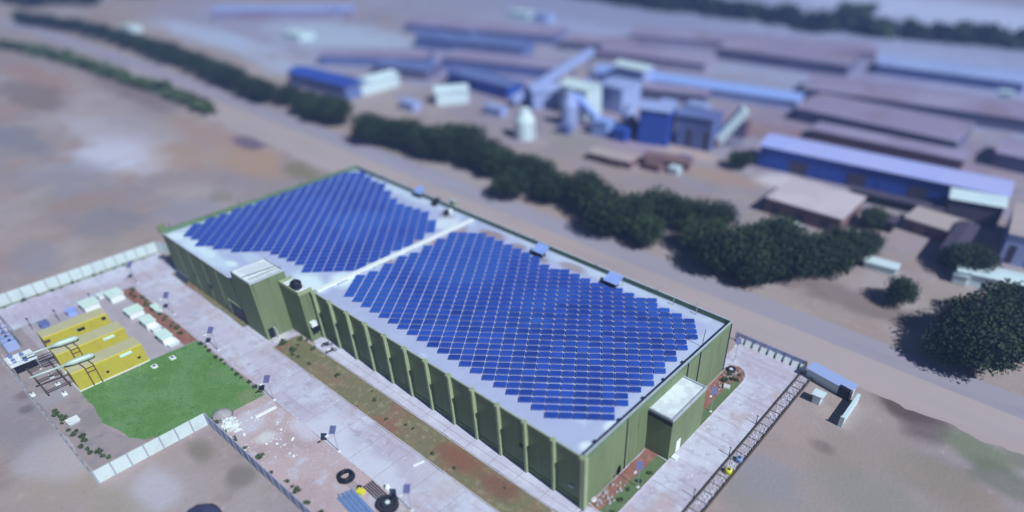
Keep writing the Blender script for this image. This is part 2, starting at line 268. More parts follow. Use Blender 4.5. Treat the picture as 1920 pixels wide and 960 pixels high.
def thing(name, loc, label, cat, group=None, local=False):
    """Empty at a thing's base. Parts are given in world coordinates unless local."""
    o = bpy.data.objects.new(name, None); o.empty_display_size = .3; o.location = loc; col.objects.link(o)
    if local: o['local'] = 1
    return tag(o, label, cat, group)
def dup(root, loc, rotz=0.0, scale=None, label=None, group=None):
    r = root.copy(); col.objects.link(r); r.location = loc; r.rotation_euler = (0, 0, rotz)
    if scale: r.scale = scale
    if label: r['label'] = label
    if group: r['group'] = group
    for ch in list(root.children):
        c = ch.copy(); col.objects.link(c); c.parent = r
        for g in list(ch.children):
            d = g.copy(); col.objects.link(d); d.parent = c
    return r
def clear_local():
    for o in bpy.data.objects:
        if 'local' in o: del o['local']

# ---------------------------------------------------------------- ground and sheets
def sheet(name, poly, z, m, jit=0.0, kind='structure', step=1.2, seed=1):
    rnd = random.Random(seed); pts = []
    for i, a in enumerate(poly):
        b = poly[(i+1) % len(poly)]; a = Vector(a[:2]); b = Vector(b[:2]); L = (b-a).length; n = max(1, int(L/step)) if jit else 1
        nr = Vector((-(b-a).y, (b-a).x)).normalized(); w1 = rnd.uniform(0, 6)
        for k in range(n):
            q = a+(b-a)*k/n
            if jit and k: q = q+nr*jit*(math.sin(k*.7+w1)*.6+rnd.uniform(-.6, .6))
            pts.append((q.x, q.y, z))
    bm = bmesh.new(); f = bm.faces.new([bm.verts.new(p) for p in pts]); f.normal_update()
    if f.normal.z < 0: f.normal_flip()
    bmesh.ops.triangulate(bm, faces=bm.faces[:])
    me = bpy.data.meshes.new(name); bm.to_mesh(me); bm.free(); me.materials.append(M[m])
    o = bpy.data.objects.new(name, me); col.objects.link(o); tag(o, kind=kind); return o
def rect(x0, x1, y0, y1): return [(x0,y0),(x1,y0),(x1,y1),(x0,y1)]
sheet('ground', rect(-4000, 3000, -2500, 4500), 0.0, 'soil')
sheet('road_shoulder', [(-330,94),(-150,92),(-60,91),(-36,95.6),(-10,96.5),(60,97),(200,97),(200,106.5),(-90,106.5),(-330,106)], .004, 'shoulder', .8, seed=3)
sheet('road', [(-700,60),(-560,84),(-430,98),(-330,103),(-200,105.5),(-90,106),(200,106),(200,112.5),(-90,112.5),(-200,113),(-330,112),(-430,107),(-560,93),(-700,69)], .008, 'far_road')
sheet('compound_pavement', rect(-154.6,-144,5,39.5), .012, 'road', .15, seed=5)
sheet('compound_road', [(-144,29.9),(-50,29.8),(-30.6,29.8),(-23.9,29.8),(-23.9,94.4),(-36.8,94.4),(-36.8,86),(-34.8,86),(-34.8,45.8),(-35,42.6),(-38,42.4),(-38,37.3),(-102.2,37.3),(-102.2,43.2),(-112,38),(-144,39.5)], .016, 'road', .12, seed=6)
sheet('dirt_yard', [(-91.1,20.4),(-48,20.4),(-48,29.8),(-91.1,29.8)], .02, 'yard', .1, seed=7)
sheet('gravel_yard', [(-116,10.3),(-143.8,10),(-143.8,4.9),(-91.3,4.9),(-91.3,12.3),(-95.5,12.4),(-99,10.5),(-103,9.6),(-109,10.2),(-114.5,10.4)], .02, 'gravel', .2, seed=8)
sheet('generator_pavement', rect(-143.9,-115.1,10.1,27.3), .024, 'pad', .06, seed=9)
lawn_poly = [(-115,10.4),(-109,10.3),(-104.2,9.7),(-101,10.6),(-97.5,11.0),(-95.4,12.3),(-94,16),(-94.2,20.5),(-91.4,20.6),(-91.0,29.4),(-114.8,29.5)]
sheet('lawn_ground', lawn_poly, .028, 'lawn', .25, seed=10)
sheet('soil_bed', rect(-143.5,-115.0,27.4,29.6), .028, 'redsoil', .15, seed=11)
sheet('wall_verge', rect(-155,-154.4,5,39), .02, 'grass', .15, seed=12)
sheet('planting_strip', rect(-102,-38.2,37.5,42.3), .10, 'strip', .06, seed=13)
sheet('foundation_bed', rect(-143,-112.2,37.2,38.4), .03, 'strip', .1, seed=14)
sheet('apron', [(-96.5,42.6),(-35,42.6),(-35,46),(-98,46),(-98,43.3)], .13, 'apron', .05, seed=15)
sheet('red_soil_bed', [(-34.7,46.2),(-33.0,46.6),(-32.6,60.6),(-34.7,60.6)], .05, 'redsoil', .12, seed=16)
sheet('turf_strip', [(-33.2,46.4),(-30.9,47),(-30.9,60.4),(-33.2,60.5)], .045, 'grass', .02, seed=17)
sheet('corner_bed', [(-34.7,70.4),(-30.8,70.4),(-30.8,84.6),(-31.5,87),(-33.2,88),(-34.7,87.4)], .045, 'redsoil', .02, seed=18)
sheet('corner_turf', [(-32.2,70.5),(-30.85,70.5),(-30.85,84.2),(-32.2,83.6)], .052, 'grass', .06, seed=19)
mb = MB()
def kerb(mb, pts, w_=.14, h_=.13, z=0.0):
    for a, b in zip(pts[:-1], pts[1:]):
        a = Vector(a); b = Vector(b); d = (b-a); L = d.length; ang = math.atan2(d.y, d.x)
        mb.box(0, L, -w_/2, w_/2, z, h_, m=Matrix.Translation((a.x, a.y, 0)) @ Matrix.Rotation(ang, 4, 'Z'))
kerb(mb, [(-102.1,37.4),(-38.1,37.4)]); kerb(mb, [(-102.1,42.45),(-38.1,42.45)])
kerb(mb, [(-30.75,46.6),(-30.75,60.4)]); kerb(mb, [(-30.7,70.4),(-30.7,84.6),(-30.95,86.2),(-31.9,87.6),(-33.2,88.1),(-34.8,87.6)]); kerb(mb, [(-35,46.6),(-33,46.2),(-30.75,46.6)])
kerb(mb, [(-91,29.85),(-48,29.85)], .1, .06); kerb(mb, [(-144,29.75),(-115,29.75)], .1, .06)
k = mb.build('kerb', 'kerb'); tag(k, kind='structure')

q = MB()
for x in [-92.3+5.15*i for i in range(12)]: q.box(x-.04, x+.04, 42.7, 44.9, .131, .137)
q.box(-96, -35.4, 43.9, 43.97, .1315, .1375)
tag(q.build('apron_joint', 'gravel'), kind='structure')
q = MB()
for x in range(-140, -38, 6): q.box(x-.035, x+.035, 30.0, 37.2, .0165, .0205)
for y in range(50, 94, 6): q.box(-30.4, -24.0, y-.035, y+.035, .0165, .0205)
for y in range(8, 39, 6): q.box(-154.2, -144.2, y-.035, y+.035, .0125, .0165)
tag(q.build('pavement_joint', 'gravel'), kind='structure')
# ---------------------------------------------------------------- the warehouse
WH = thing('warehouse', (-90, 62, 0), 'long dark green warehouse with white flat roof carrying blue solar arrays', 'warehouse')
RZ, PZ = 9.6, 10.5
XE, XM, XW = -35.0, -97.9, -141.4
YF, YL, YB = 45.6, 38.2, 85.5
foot = [(XE,YF),(XE,YB),(XW,YB),(XW,YL),(-111.4,YL),(-111.4,44.5),(-104.9,44.5),(-104.9,YF)]
mb = MB()
for i, a in enumerate(foot):
    b = foot[(i+1) % len(foot)]; mb.face([(b[0],b[1],0),(a[0],a[1],0),(a[0],a[1],RZ),(b[0],b[1],RZ)][::-1])
mb.build('wall', 'green', WH)
bm = bmesh.new(); f = bm.faces.new([bm.verts.new((x, y, RZ)) for x, y in foot]); f.normal_update()
if f.normal.z < 0: f.normal_flip()
bmesh.ops.triangulate(bm, faces=bm.faces[:]); me = bpy.data.meshes.new('roof'); bm.to_mesh(me); bm.free(); me.materials.append(M['roof'])
ro = bpy.data.objects.new('roof', me); col.objects.link(ro); ro.parent = WH; ro.matrix_parent_inverse = Matrix.Translation(-WH.location)
# parapets: outer skin flush with the walls, coping on top
T = .22
def para(x0, x1, y0, y1, top=PZ, cop=True):
    p = MB().box(x0, x1, y0, y1, RZ+.002, top).build('parapet', 'parapet', WH)
    if cop: MB().box(x0-.05, x1+.05, y0-.05, y1+.05, top, top+.06).build('coping', 'coping', p).matrix_parent_inverse = Matrix()
para(XE-T, XE, YF, YB)
para(XW, XE-T, YB-T, YB, PZ+.12)
para(XW, XW+T, YL, YB-T, PZ+.12, False)
para(-98.1, XE-T, YF, YF+.18, RZ+.32)
para(XW+T, -111.4, YL, YL+.18, RZ+.32)
MB().box(XW-.25, XW+.05, YL-.35, YL+1.2, 9.9, 11.6).build('corner_fin', 'green', WH)
# long facade: pilasters
pil_x = [-97.4,-92.3,-87.2,-82.05,-76.9,-71.75,-66.6,-61.3,-56.1,-50.9,-45.6,-40.3,-35.22]
for x in pil_x:
    p = MB().box(x-.22, x+.22, YF-.62, YF-.002, .14, PZ-.5).build('pilaster', 'green_trim', WH, bevel=.03)
    MB().box(x-.32, x+.32, YF-.74, YF-.004, PZ-.5, PZ-.12).build('capital', 'green_trim', p).matrix_parent_inverse = Matrix()
for x in pil_x[:-1]:      # grooves in the cladding between the pilasters and a plinth
    MB().box(x+.22, x+4.9, YF-.09, YF-.003, .14, .9).build('plinth', 'green', WH)
MB().box(-98.0, -35.5, YF-.12, YF-.006, PZ-.75, PZ-.6).build('string_course', 'green_trim', WH)
# right gable: downpipes and joints
for y in (atX(1173,835,XE).y, atX(1309,690,XE).y, atX(1288,700,XE).y, 85.2):
    MB().tube([(XE+.10, y, .1), (XE+.10, y, 10.2)], .09, 8).build('downpipe', 'dark', WH)
for y in (52.0, 57.6, 63.4, 69.0, 74.6, 80.2):
    MB().box(XE+.002, XE+.04, y-.05, y+.05, .2, PZ-.1).build('cladding_joint', 'green_trim', WH)
MB().box(XE+.003, XE+.42, YF-.60, YF+.16, .12, PZ-.05).build('corner_pilaster', 'green_trim', WH, bevel=.03)
for y in (49, 54.5, 60.5, 66, 71.5): MB().box(XE-T-.38, XE-T+.02, y-.35, y+.35, PZ-.35, PZ+.02).build('gutter_outlet', 'dark', WH)
MB().box(XE-T-.42, XE-T-.002, YF+.2, YB-T, RZ+.25, RZ+.36).build('gutter', 'navy', WH)
sg = atY(1071,897,YF-.1); MB().box(-37.6, -36.9, YF-.3, YF-.004, 2.9, 3.1).build('bulkhead_light', 'white', WH)
v = atY(978,836,YF); MB().box(v.x-.35, v.x+.35, YF-.16, YF-.004, v.z-.3, v.z+.3).build('wall_vent', 'black', WH)
v = atX(1159,880,XE); MB().box(XE+.003, XE+.3, v.y-.25, v.y+.25, v.z-.5, v.z+.4).build('meter_box', 'black', WH)
for px, py in ((366,515),(395,537)):
    v = atY(px, py, YL); MB().box(v.x-.6, v.x+.6, YL-.14, YL-.003, v.z-.3, v.z+.3).build('wall_vent', 'black', WH)
for x in (-136,-130.5,-125,-119.5,-114): MB().box(x-.06, x+.06, YL-.05, YL-.003, .2, RZ+.2).build('cladding_joint', 'green_trim', WH)
a = atY(429,561,YL); b = atY(451,576,YL); MB().box(a.x, b.x+.6, YL-.10, YL-.003, .1, a.z).build('shutter_door', 'navy', WH)
MB().box(a.x-.18, a.x, YL-.16, YL-.003, .1, a.z+.18).box(a.x, b.x+.6, YL-.16, YL-.003, a.z+.002, a.z+.18).build('door_frame', 'green_trim', WH)
# tall stair tower
tw = MB().box(-111.45, -104.7, 38.0, 44.6, 0, 12.1).build('stair_tower', 'green', WH)
def sub(o): o.matrix_parent_inverse = Matrix(); return o
sub(MB().box(-111.2, -104.9, 38.2, 44.4, 12.1, 12.16).build('tower_roof', 'roof2', tw))
q = MB()
q.box(-111.4,-111.2,38.0,44.6,12.1,12.45).box(-104.9,-104.7,38.0,44.6,12.1,12.45).box(-111.2,-104.9,38.0,38.2,12.1,12.45).box(-111.2,-104.9,44.4,44.6,12.1,12.45)
sub(q.build('tower_parapet', 'coping', tw))
sub(MB().tube([(-108,38.4,12.3),(-107.2,44.3,12.3)], .04, 6).tube([(-105.3,38.3,12.9),(-105.3,44.5,12.9)], .05, 6).build('roof_conduit', 'dark', tw))
sub(MB().box(-104.698,-104.62, 38.5, 39.5, .1, 2.3).build('door_opening', 'black', tw))
sub(MB().box(-104.62,-103.5, 39.55, 39.63, .12, 2.4).build('door', 'white', tw))
sub(MB().box(-104.6,-103.0, 38.3, 41.2, .0, .16).build('door_step', 'kerb', tw))
# lower stair block with the water tank on top
t2 = MB().box(-104.6, -98.1, 43.0, YF-.004, 0, 10.1).build('stair_block', 'green', WH)
q = MB(); q.box(-104.6,-98.1,42.96,43.16,10.1,10.75).box(-98.3,-98.1,43.16,YF,10.1,10.75).box(-104.6,-104.4,43.16,YF,10.1,10.75)
sub(q.build('block_parapet', 'green_trim', t2))
sub(MB().box(-104.4,-98.3,43.16,YF,10.101,10.15).build('block_roof', 'roof2', t2))
sub(MB().box(-98.098,-97.3,43.4,44.5,3.4,4.3).build('condenser_unit', 'white', t2))
sub(MB().box(-98.098,-97.2,43.5,44.6,2.2,3.2).build('lower_condenser', 'black', t2))
# annex on the right gable
an = MB().box(XE+.002, -30.8, 60.6, 70.2, 0, 8.1).build('annex', 'green', WH)
sub(MB().box(XE+.002, -31.0, 60.8, 70.0, 8.1, 8.16).build('annex_roof', 'roof2', an))
q = MB(); q.box(-31.0,-30.75,60.55,70.25,7.9,8.4).box(XE+.01,-31.0,60.55,60.8,7.9,8.4).box(XE+.01,-31.0,70.0,70.25,7.9,8.4)
sub(q.build('annex_parapet', 'coping', an))
sub(MB().box(XE+.01,-30.72,60.38,60.549,7.2,7.9).build('annex_gutter', 'black', an))
sub(MB().box(-30.8,-30.72, 62.6, 63.8, .1, 2.4).build('annex_door', 'white', an))
sub(MB().box(-30.7,-29.9, 61.3, 62.3, .0, .3).build('door_step', 'white', an))
# ridge cover across the roof between the two blocks
q = MB(); q.box(XM-.55, XM+.55, 46.2, 84.6, RZ+.02, RZ+.35).box(XM-.75, XM-.55, 46.2, 84.6, RZ+.02, RZ+.22)
q.build('ridge_cover', 'white', WH, bevel=.05)
for y in range(50, 84, 4): MB().box(XM+.9, XM+1.15, y, y+2.2, RZ+.01, RZ+.3).build('cable_tray', 'coping', WH)
for px, py, hh in ((1262,572,1.4),(1305,590,1.4),(905,445,1.0)):
    a = at(px, py, RZ); MB().tube([a, a+Vector((0,0,hh)), a+Vector((.5,.1,hh+.15))], .07, 6).build('vent_pipe', 'galv', WH)
a = at(1316,650,RZ); MB().tube([a, a+Vector((.2,0,3.6))], .05, 6).build('lightning_rod', 'dark', WH)
c_ = at(318,497); t_ = thing('blue_sheet', (c_.x,c_.y,0), 'dark blue metal sheet leaning on the far left foot of the warehouse', 'sheet'); MB().box(-2.6,2.6,-.04,.04,0,1.5,m=Matrix.Translation((-138.6,37.5,.05)) @ Matrix.Rotation(R(-22),4,'X')).build('sheet_body','tarp',t_); MB().box(-2.6,2.6,-.07,.07,1.5,1.56,m=Matrix.Translation((-138.6,37.5,.05)) @ Matrix.Rotation(R(-22),4,'X')).build('rim','galv',t_)
# rails along the far parapet
for x in (-130,-120,-113,-80,-64,-50,-42): MB().tube([(x, YB-.1, PZ+.1),(x, YB-.1, PZ+1.0)], .05, 6).build('lightning_rod', 'galv', WH)
for x, y in ((-141.2,40),(-141.2,55),(-141.2,70)): MB().tube([(x, y, PZ+.1),(x, y, PZ+1.2)], .05, 6).build('lightning_rod', 'dark', WH)

# ---------------------------------------------------------------- solar arrays
S0 = Vector((-.59203,.68105))*HC; D1 = Vector((.02233,.01672))*HC; D2 = Vector((-.01299,.016945))*HC
Z0 = RZ+.30
def inside(p, poly):
    c = False; n = len(poly)
    for i in range(n):
        x1, y1 = poly[i]; x2, y2 = poly[(i+1) % n]
        if (y1 > p[1]) != (y2 > p[1]) and p[0] < (x2-x1)*(p[1]-y1)/(y2-y1)+x1: c = not c
    return c
RA = [(852,436),(905,436),(1040,500),(1112,524),(1225,562),(1304,602),(1306,633),(1270,668),(1232,705),(1185,749),(1160,768),(1130,790),(1049,790),(1018,772),(821,652),(648,548),(660,524),(780,470)]
LA = [(636,324),(680,324),(716,344),(742,376),(806,400),(822,427),(800,441),(737,474),(664,511),(586,513),(505,472),(432,470),(378,462),(340,436),(352,424),(480,378),(540,356)]
def wpoly(pl): return [tuple(at(x, y, Z0).xy) for x, y in pl]
RAW, LAW = wpoly(RA), wpoly(LA)
ex, ey = D1.normalized(), D2.normalized()
PW, PD, TILT = 1.81, 1.19, R(3.0)
rotP = math.atan2(ex.y, ex.x)
def panel_mesh(mb, mtx):
    mb.cur = 1; mb.box(-PW/2, PW/2, -PD/2, PD/2, -.04, 0, m=mtx)
    mb.cur = 0
    x0, x1 = -PW/2+.03, PW/2-.03
    mb.face([mtx @ Vector(p) for p in ((x0,-PD/2+.03,.004),(x1,-PD/2+.03,.004),(x1,PD/2-.03,.004),(x0,PD/2-.03,.004))])
    mb.cur = 2
    for sx in (-.55,.55):
        mb.box(sx-.03, sx+.03, -PD/2+.1, -PD/2+.16, -.22, -.04, m=mtx); mb.box(sx-.03, sx+.03, PD/2-.16, PD/2-.1, -.34, -.04, m=mtx)
cells = []
for i in range(-60, 30):
    for j in range(-5, 75):
        c = S0+D1*(i+.5)+D2*(j+.5)
        if inside(c, RAW): cells.append((0, i, j, c))
S1 = at(583.7,510,Z0).xy; E1 = Vector((math.cos(R(44.5)),math.sin(R(44.5))))*1.97; E2 = Vector((-math.sin(R(44.5)),math.cos(R(44.5))))*1.49
for i in range(-60, 60):
    for j in range(-30, 60):
        c = S1+E1*(i+.5)+E2*(j+.5)
        if inside(c, LAW): cells.append((1, i, j, c))
cells.sort(key=lambda t: (t[3]-Vector((0,0))).length)
def ordw(n): return '%d%s' % (n, 'th' if 10 < n % 100 < 14 else {1:'st',2:'nd',3:'rd'}.get(n % 10, 'th'))
rowcells = {}
for t in cells: rowcells.setdefault((t[0], t[2]), []).append(t[1])
j0 = {a: min(t[2] for t in cells if t[0] == a) for a in (0, 1)}
NIND = 300
proto = None
rest = MB()
for n, (arr, i, j, c) in enumerate(cells):
    mtx = Matrix.Translation((c.x, c.y, Z0)) @ Matrix.Rotation(R(44.5) if arr else rotP, 4, 'Z') @ Matrix.Rotation(TILT, 4, 'X')
    if n < NIND:
        if proto is None:
            q = MB(); panel_mesh(q, Matrix()); proto = q.build('solar_module', ['glass', 'frame', 'rack']); o = proto
        else: o = proto.copy(); col.objects.link(o)
        o.matrix_world = mtx
        k = sorted(rowcells[(arr, j)]).index(i)+1
        tag(o, 'blue solar panel, %s from the facade end in row %d from the near roof corner' % (ordw(k), j-j0[arr]+1), 'solar panel', 'solar panels on the right-hand roof array')
    else: panel_mesh(rest, mtx)
tag(rest.build('solar_module', ['glass', 'frame', 'rack']), 'remaining blue solar panels filling the left-hand array and the far rows behind', 'solar panels', kind='stuff')
print('PANELS', len(cells), 'left', sum(1 for t in cells if t[0]))

# ---------------------------------------------------------------- things on the roof
TK = thing('water_tank', (-100.9, 44.4, 10.15), 'round black plastic water tank on the low stair block', 'water tank')
MB().lathe((-100.9,44.3,10.15), [(.95,0),(1.0,.2),(.95,.25),(1.0,.5),(.95,.8),(1.0,1.1),(.8,1.35),(.35,1.55),(.3,1.7),(0.001,1.75)], 16).build('tank_body', 'black', TK, smooth=True)
MB().tube([(-99.7,43.9,10.2),(-99.7,43.9,11.8),(-100.3,44.2,12.0)], .05, 6).build('pipe', 'dark', TK)
def roof_canopy(px, py, sc, label):
    c = at(px, py, RZ+1.2); x, y = c.x, c.y; w2, d2 = 1.5*sc, 1.0*sc
    t = thing('roof_canopy', (x, y, RZ), label, 'canopy', 'small blue canopies along the far parapet')
    MB().face([(x-w2,y-d2,RZ+1.25),(x+w2,y-d2,RZ+1.25),(x+w2,y+d2,RZ+2.2),(x-w2,y+d2,RZ+2.2)]).face([(x-w2,y-d2,RZ+1.19),(x-w2,y+d2,RZ+2.14),(x+w2,y+d2,RZ+2.14),(x+w2,y-d2,RZ+1.19)]).build('canopy_sheet', 'bluesheet', t).modifiers.new('s','SOLIDIFY').thickness = .04
    for sx in (-1, 1):
        for sy, hh in ((-1, 1.2), (1, 2.15)): MB().tube([(x+sx*(w2-.12), y+sy*(d2-.12), RZ), (x+sx*(w2-.12), y+sy*(d2-.12), RZ+hh-.05)], .05, 6).build('leg', 'galv', t)
    MB().box(x-w2*.7, x+w2*.5, y-d2*.7, y+d2*.6, RZ+.02, RZ+.95).build('equipment_box', 'black', t, bevel=.04)
    MB().box(x-w2*1.5, x-w2*.8, y-d2*1.0, y-d2*.1, RZ+.02, RZ+.6).build('condenser', 'dark', t, bevel=.04)
roof_canopy(787,360,.85, 'small blue roof canopy over black equipment, farthest left of the three')
roof_canopy(1014,470,1.0, 'blue roof canopy over black equipment, middle of three along the far parapet')
roof_canopy(1150,526,1.05, 'blue roof canopy over black equipment, nearest the right end of the roof')
def cond(px, py, label, m='black', s_=.6):
    c = at(px, py, RZ); t = thing('condenser_unit', (c.x, c.y, RZ), label, 'condenser')
    MB().box(c.x-s_, c.x+s_, c.y-.4, c.y+.4, RZ+.12, RZ+1.2).build('casing', m, t, bevel=.05)
    MB().box(c.x-s_+.06, c.x-s_+.16, c.y-.38, c.y+.38, RZ, RZ+.12).build('foot', 'galv', t); MB().box(c.x+s_-.16, c.x+s_-.06, c.y-.38, c.y+.38, RZ, RZ+.12).build('foot', 'galv', t)
    MB().lathe((c.x, c.y, RZ+1.2), [(.33,0),(.33,.05),(.28,.07)], 12).build('fan_grille', 'dark', t)
cond(822,381,'black condenser unit beside the far parapet of the left roof, upper of two')
cond(815,386,'black condenser unit beside the far parapet of the left roof, lower of two')
cond(842,400,'pale condenser unit on the white roof near the end of the ridge strip', 'white', .7)
cond(838,404,'dark low unit next to the pale condenser at the ridge strip end', 'dark', .5)
GB = thing('roof_cabinet', tuple(at(851,388,RZ)), 'pale green cabinet standing against the far parapet near the ridge strip', 'cabinet')
c = at(851,388,RZ); MB().box(c.x-.8, c.x+.8, c.y-.45, c.y+.45, RZ+.1, RZ+1.6).build('cabinet_body', 'green_trim', GB, bevel=.05); MB().box(c.x-.9, c.x+.9, c.y-.55, c.y+.55, RZ+1.6, RZ+1.68).build('cabinet_roof', 'coping', GB)

# ---------------------------------------------------------------- street lamps with their own panel
def make_lamp(label):
    t = thing('solar_street_lamp', (0,0,0), label, 'street lamp', 'solar street lamps round the compound', local=True)
    MB().tube([(0,0,.1),(0,0,4.45)], [.06,.045], 8).build('pole', 'galv', t)
    MB().box(-.2,.2,-.2,.2,0,.15).build('pole_base', 'white', t)
    m_ = Matrix.Translation((0,0,4.6)) @ Matrix.Rotation(R(36.8),4,'Z') @ Matrix.Rotation(R(34),4,'X'); MB().box(-.46,.46,-.62,.62,-.03,.03,m=m_).build('solar_cell_panel', 'pv_small', t)
    a_ = MB().tube([(0,0,3.9),(0,-.9,4.15)], .035, 6).build('lamp_arm', 'galv', t); sub(MB().box(-.12,.12,-1.35,-.85,4.08,4.2).build('lamp_head', 'white', a_))
    return t
lamps = [((-70.4,30.0),'solar street lamp in the pink dirt yard above the cable coil'),((-53.1,29.9),'solar street lamp beside the black cable drum at the bottom edge'),
 ((-88.6,29.9),'solar street lamp at the lawn corner by the pale rubble'),((-144.1,31.0),'solar street lamp at the bend of the paving by the left wall'),
 ((-126.6,30.7),'solar street lamp beside the red soil bed behind the white cabinets'),((-108.8,30.6),'solar street lamp at the far corner of the green lawn'),
 ((-31.3,53.4),'solar street lamp on the turf strip below the annex'),((-31.2,74.3),'solar street lamp in the red bed just beyond the annex'),((-34.6,89.0),'solar street lamp beyond the far right corner of the warehouse')]
L0 = None
for (x, y), lb in lamps:
    if L0 is None: L0 = make_lamp(lb); L0.location = (x, y, 0)
    else: dup(L0, (x, y, 0), 0, label=lb)

# ---------------------------------------------------------------- precast compound walls
def precast(p0, p1, label, m='precast', h_=2.45, bay=2.15, name='compound_wall'):
    a = Vector(p0); b = Vector(p1); d = b-a; L = d.length; n = max(1, round(L/bay)); ang = math.atan2(d.y, d.x)
    t = thing(name, (a.x, a.y, 0), label, 'wall'); X = Matrix.Translation((a.x, a.y, 0)) @ Matrix.Rotation(ang, 4, 'Z'); s_ = L/n
    for i in range(n+1): MB().box(i*s_-.09, i*s_+.09, -.10, .10, 0, h_+.06, m=X).build('post', 'post', t)
    for i in range(n): MB().box(i*s_+.092, (i+1)*s_-.092, -.04, .04, .02, h_, m=X).build('wall_panel', m, t)
    return t
precast((-155.3,1.0),(-155.3,39.9),'pale precast concrete wall running from the left edge to the warehouse corner')
precast((-91.2,4.5),(-91.2,20.2),'bright white precast wall along the bottom edge of the lawn')
precast((-91.0,20.25),(-44.0,20.25),'bluish precast wall receding from the rubble to the bottom edge','precast_shade')
precast((-155,4.6),(-91.4,4.4),'dark thin edge-on precast wall along the left of the gravel yard','stone')
precast((-37.6,94.9),(-23.6,94.9),'blue grey precast wall behind the far right yard','precast_shade',2.0)
precast((-155.3,40.1),(-142.2,44.5),'short precast wall closing the gap at the far warehouse corner')

# white slabs leaning on the far wall
for i in range(9):
    x = -36.4+i*1.55; o = MB().box(-.55,.55,-.05,.05,0,1.25,m=Matrix.Translation((x,94.3,.02)) @ Matrix.Rotation(R(-28),4,'X')).build('concrete_slab','white'); 
    tag(o, 'white concrete slab leaning in a line against the blue wall', 'slab', 'white slabs leaning on the far wall')

# ---------------------------------------------------------------- drain along the right yard
DR = thing('drain_channel', (-22.6,60,0), 'open drain with dark edges and stones running along the right yard', 'drain')
MB().box(-23.80,-23.65,40,93.6,.0,.35).build('channel_wall','brownsteel',DR); MB().box(-21.75,-21.58,40,93.9,.0,.45).build('channel_wall','brownsteel',DR)
MB().box(-23.65,-21.75,40,93.6,.02,.08).build('channel_bed','pad',DR)
for y in range(41, 93, 2): MB().box(-23.65,-21.75,y-.06,y+.06,.1,.3).build('cross_bar','stone',DR)
q = MB(); rnd = random.Random(4)
for _ in range(420): q.rock((rnd.uniform(-23.5,-21.9), rnd.uniform(41,93), .12), rnd.uniform(.08,.22), .7, rnd)
tag(q.build('drain_stone','apron'), 'loose pale stones filling the drain along the right yard', 'stones', kind='stuff')
for px, py, m_, lb in ((1386,862,'bluepipe','blue plastic drum lying in the drain'),(1366,884,'yel2','round yellow drum lying in the drain')):
    c = at(px, py, .4); t = thing('plastic_drum', (c.x,c.y,.1), lb, 'drum')
    MB().lathe((c.x,c.y,.1),[(.5,0),(.54,.1),(.5,.35),(.54,.4),(.5,.75),(.44,.8)],14).build('drum_body',m_,t,smooth=True); MB().lathe((c.x,c.y,.9),[(.25,0),(.25,.05)],10).build('lid','dark',t)
for y, lb in ((57.0,'dark steel fence post by the drain nearest the bottom edge'),(67.5,'dark steel fence post at the middle of the drain'),(76.5,'dark steel fence post halfway along the far half of drain')):
    tag(MB().tube([(-24.1,y,0),(-24.1,y,1.9)],[.07,.05],6).box(-24.3,-23.9,y-.05,y+.05,1.7,1.78).build('fence_post','dark'), lb, 'post')

# gatehouse beyond the far wall
GH = thing('gatehouse', (-18.5,92.5,0), 'low gatehouse with long blue sloping roof and dark doorway', 'gatehouse')
MB().prism([(-22.8,93.3),(-14.8,92.0),(-14.4,93.7),(-22.4,95.0)],0,1.95).build('wall','far_white',GH)
q = MB(); q.face([(-23.0,93.0,2.0),(-14.6,91.6,2.0),(-14.1,93.8,2.4),(-22.6,95.2,2.4)]); q.build('roof','palebluegrey',GH).modifiers.new('s','SOLIDIFY').thickness=.12
MB().box(-16.6,-14.5,91.75,92.9,.05,2.1,rot=R(-9)).build('doorway','black',GH)
BW = thing('boundary_wall', (-14,88,0), 'short pale wall curving beside the gatehouse doorway', 'wall')
MB().box(-13.6,-13.1,84.9,92.3,0,1.9,rot=R(0)).build('wall_panel','far_white',BW); MB().box(-13.7,-13.0,84.6,84.9,0,2.1).build('post','far_white',BW)
HD = thing('pale_kiosk', (-18.6,88.2,0), 'small chalky white kiosk standing in front of the gatehouse', 'kiosk')
MB().box(-19.3,-17.9,87.4,88.9,0,1.7).build('wall','far_white',HD,bevel=.1); MB().box(-19.6,-17.6,87.2,89.1,1.7,1.85).build('roof','far_white',HD)

# ---------------------------------------------------------------- generator yard
def generator(x0, x1, y0, y1, label, rear=True):
    t = thing('generator_container', ((x0+x1)/2,(y0+y1)/2,0), label, 'generator')
    h_ = 3.75; xs = x1-.15
    # profile: flat dusty roof, sloping yellow shoulder, vertical yellow side
    q = MB(); prof = [(x0,0.15),(x1,0.15),(x1,3.6),(xs,h_),(x0,h_)]
    n = len(q.v); q.v += [(x,y0,z) for x,z in prof]+[(x,y1,z) for x,z in prof]
    q.f += [tuple(n+i for i in range(5)), tuple(n+5+i for i in range(5))[::-1]]
    for i in range(5):
        q.f.append((n+i, n+5+i, n+5+(i+1)%5, n+(i+1)%5))
    q.mi += [0,0,0,0,0,1,0]; q.build('enclosure',['yellow','tan'],t)
    MB().box(x0-.1,x1+.1,y0-.1,y1+.1,0,.148).build('skid','white',t)
    for yy in [y0+1.9+i*2.1 for i in range(int((y1-y0-2)/2.1)+1)]: MB().box(x1+.002,x1+.03,yy-.02,yy+.02,.2,3.5).build('side_seam','yellow',t)
    return t
g1 = generator(-133.0,-130.0,10.9,21.2,'yellow generator container farthest back with two dark side openings')
g2 = generator(-126.0,-122.7,10.6,21.4,'middle yellow generator container under the upper exhaust silencer')
g3 = generator(-118.5,-115.2,10.4,21.3,'nearest yellow generator container bordering the lawn')
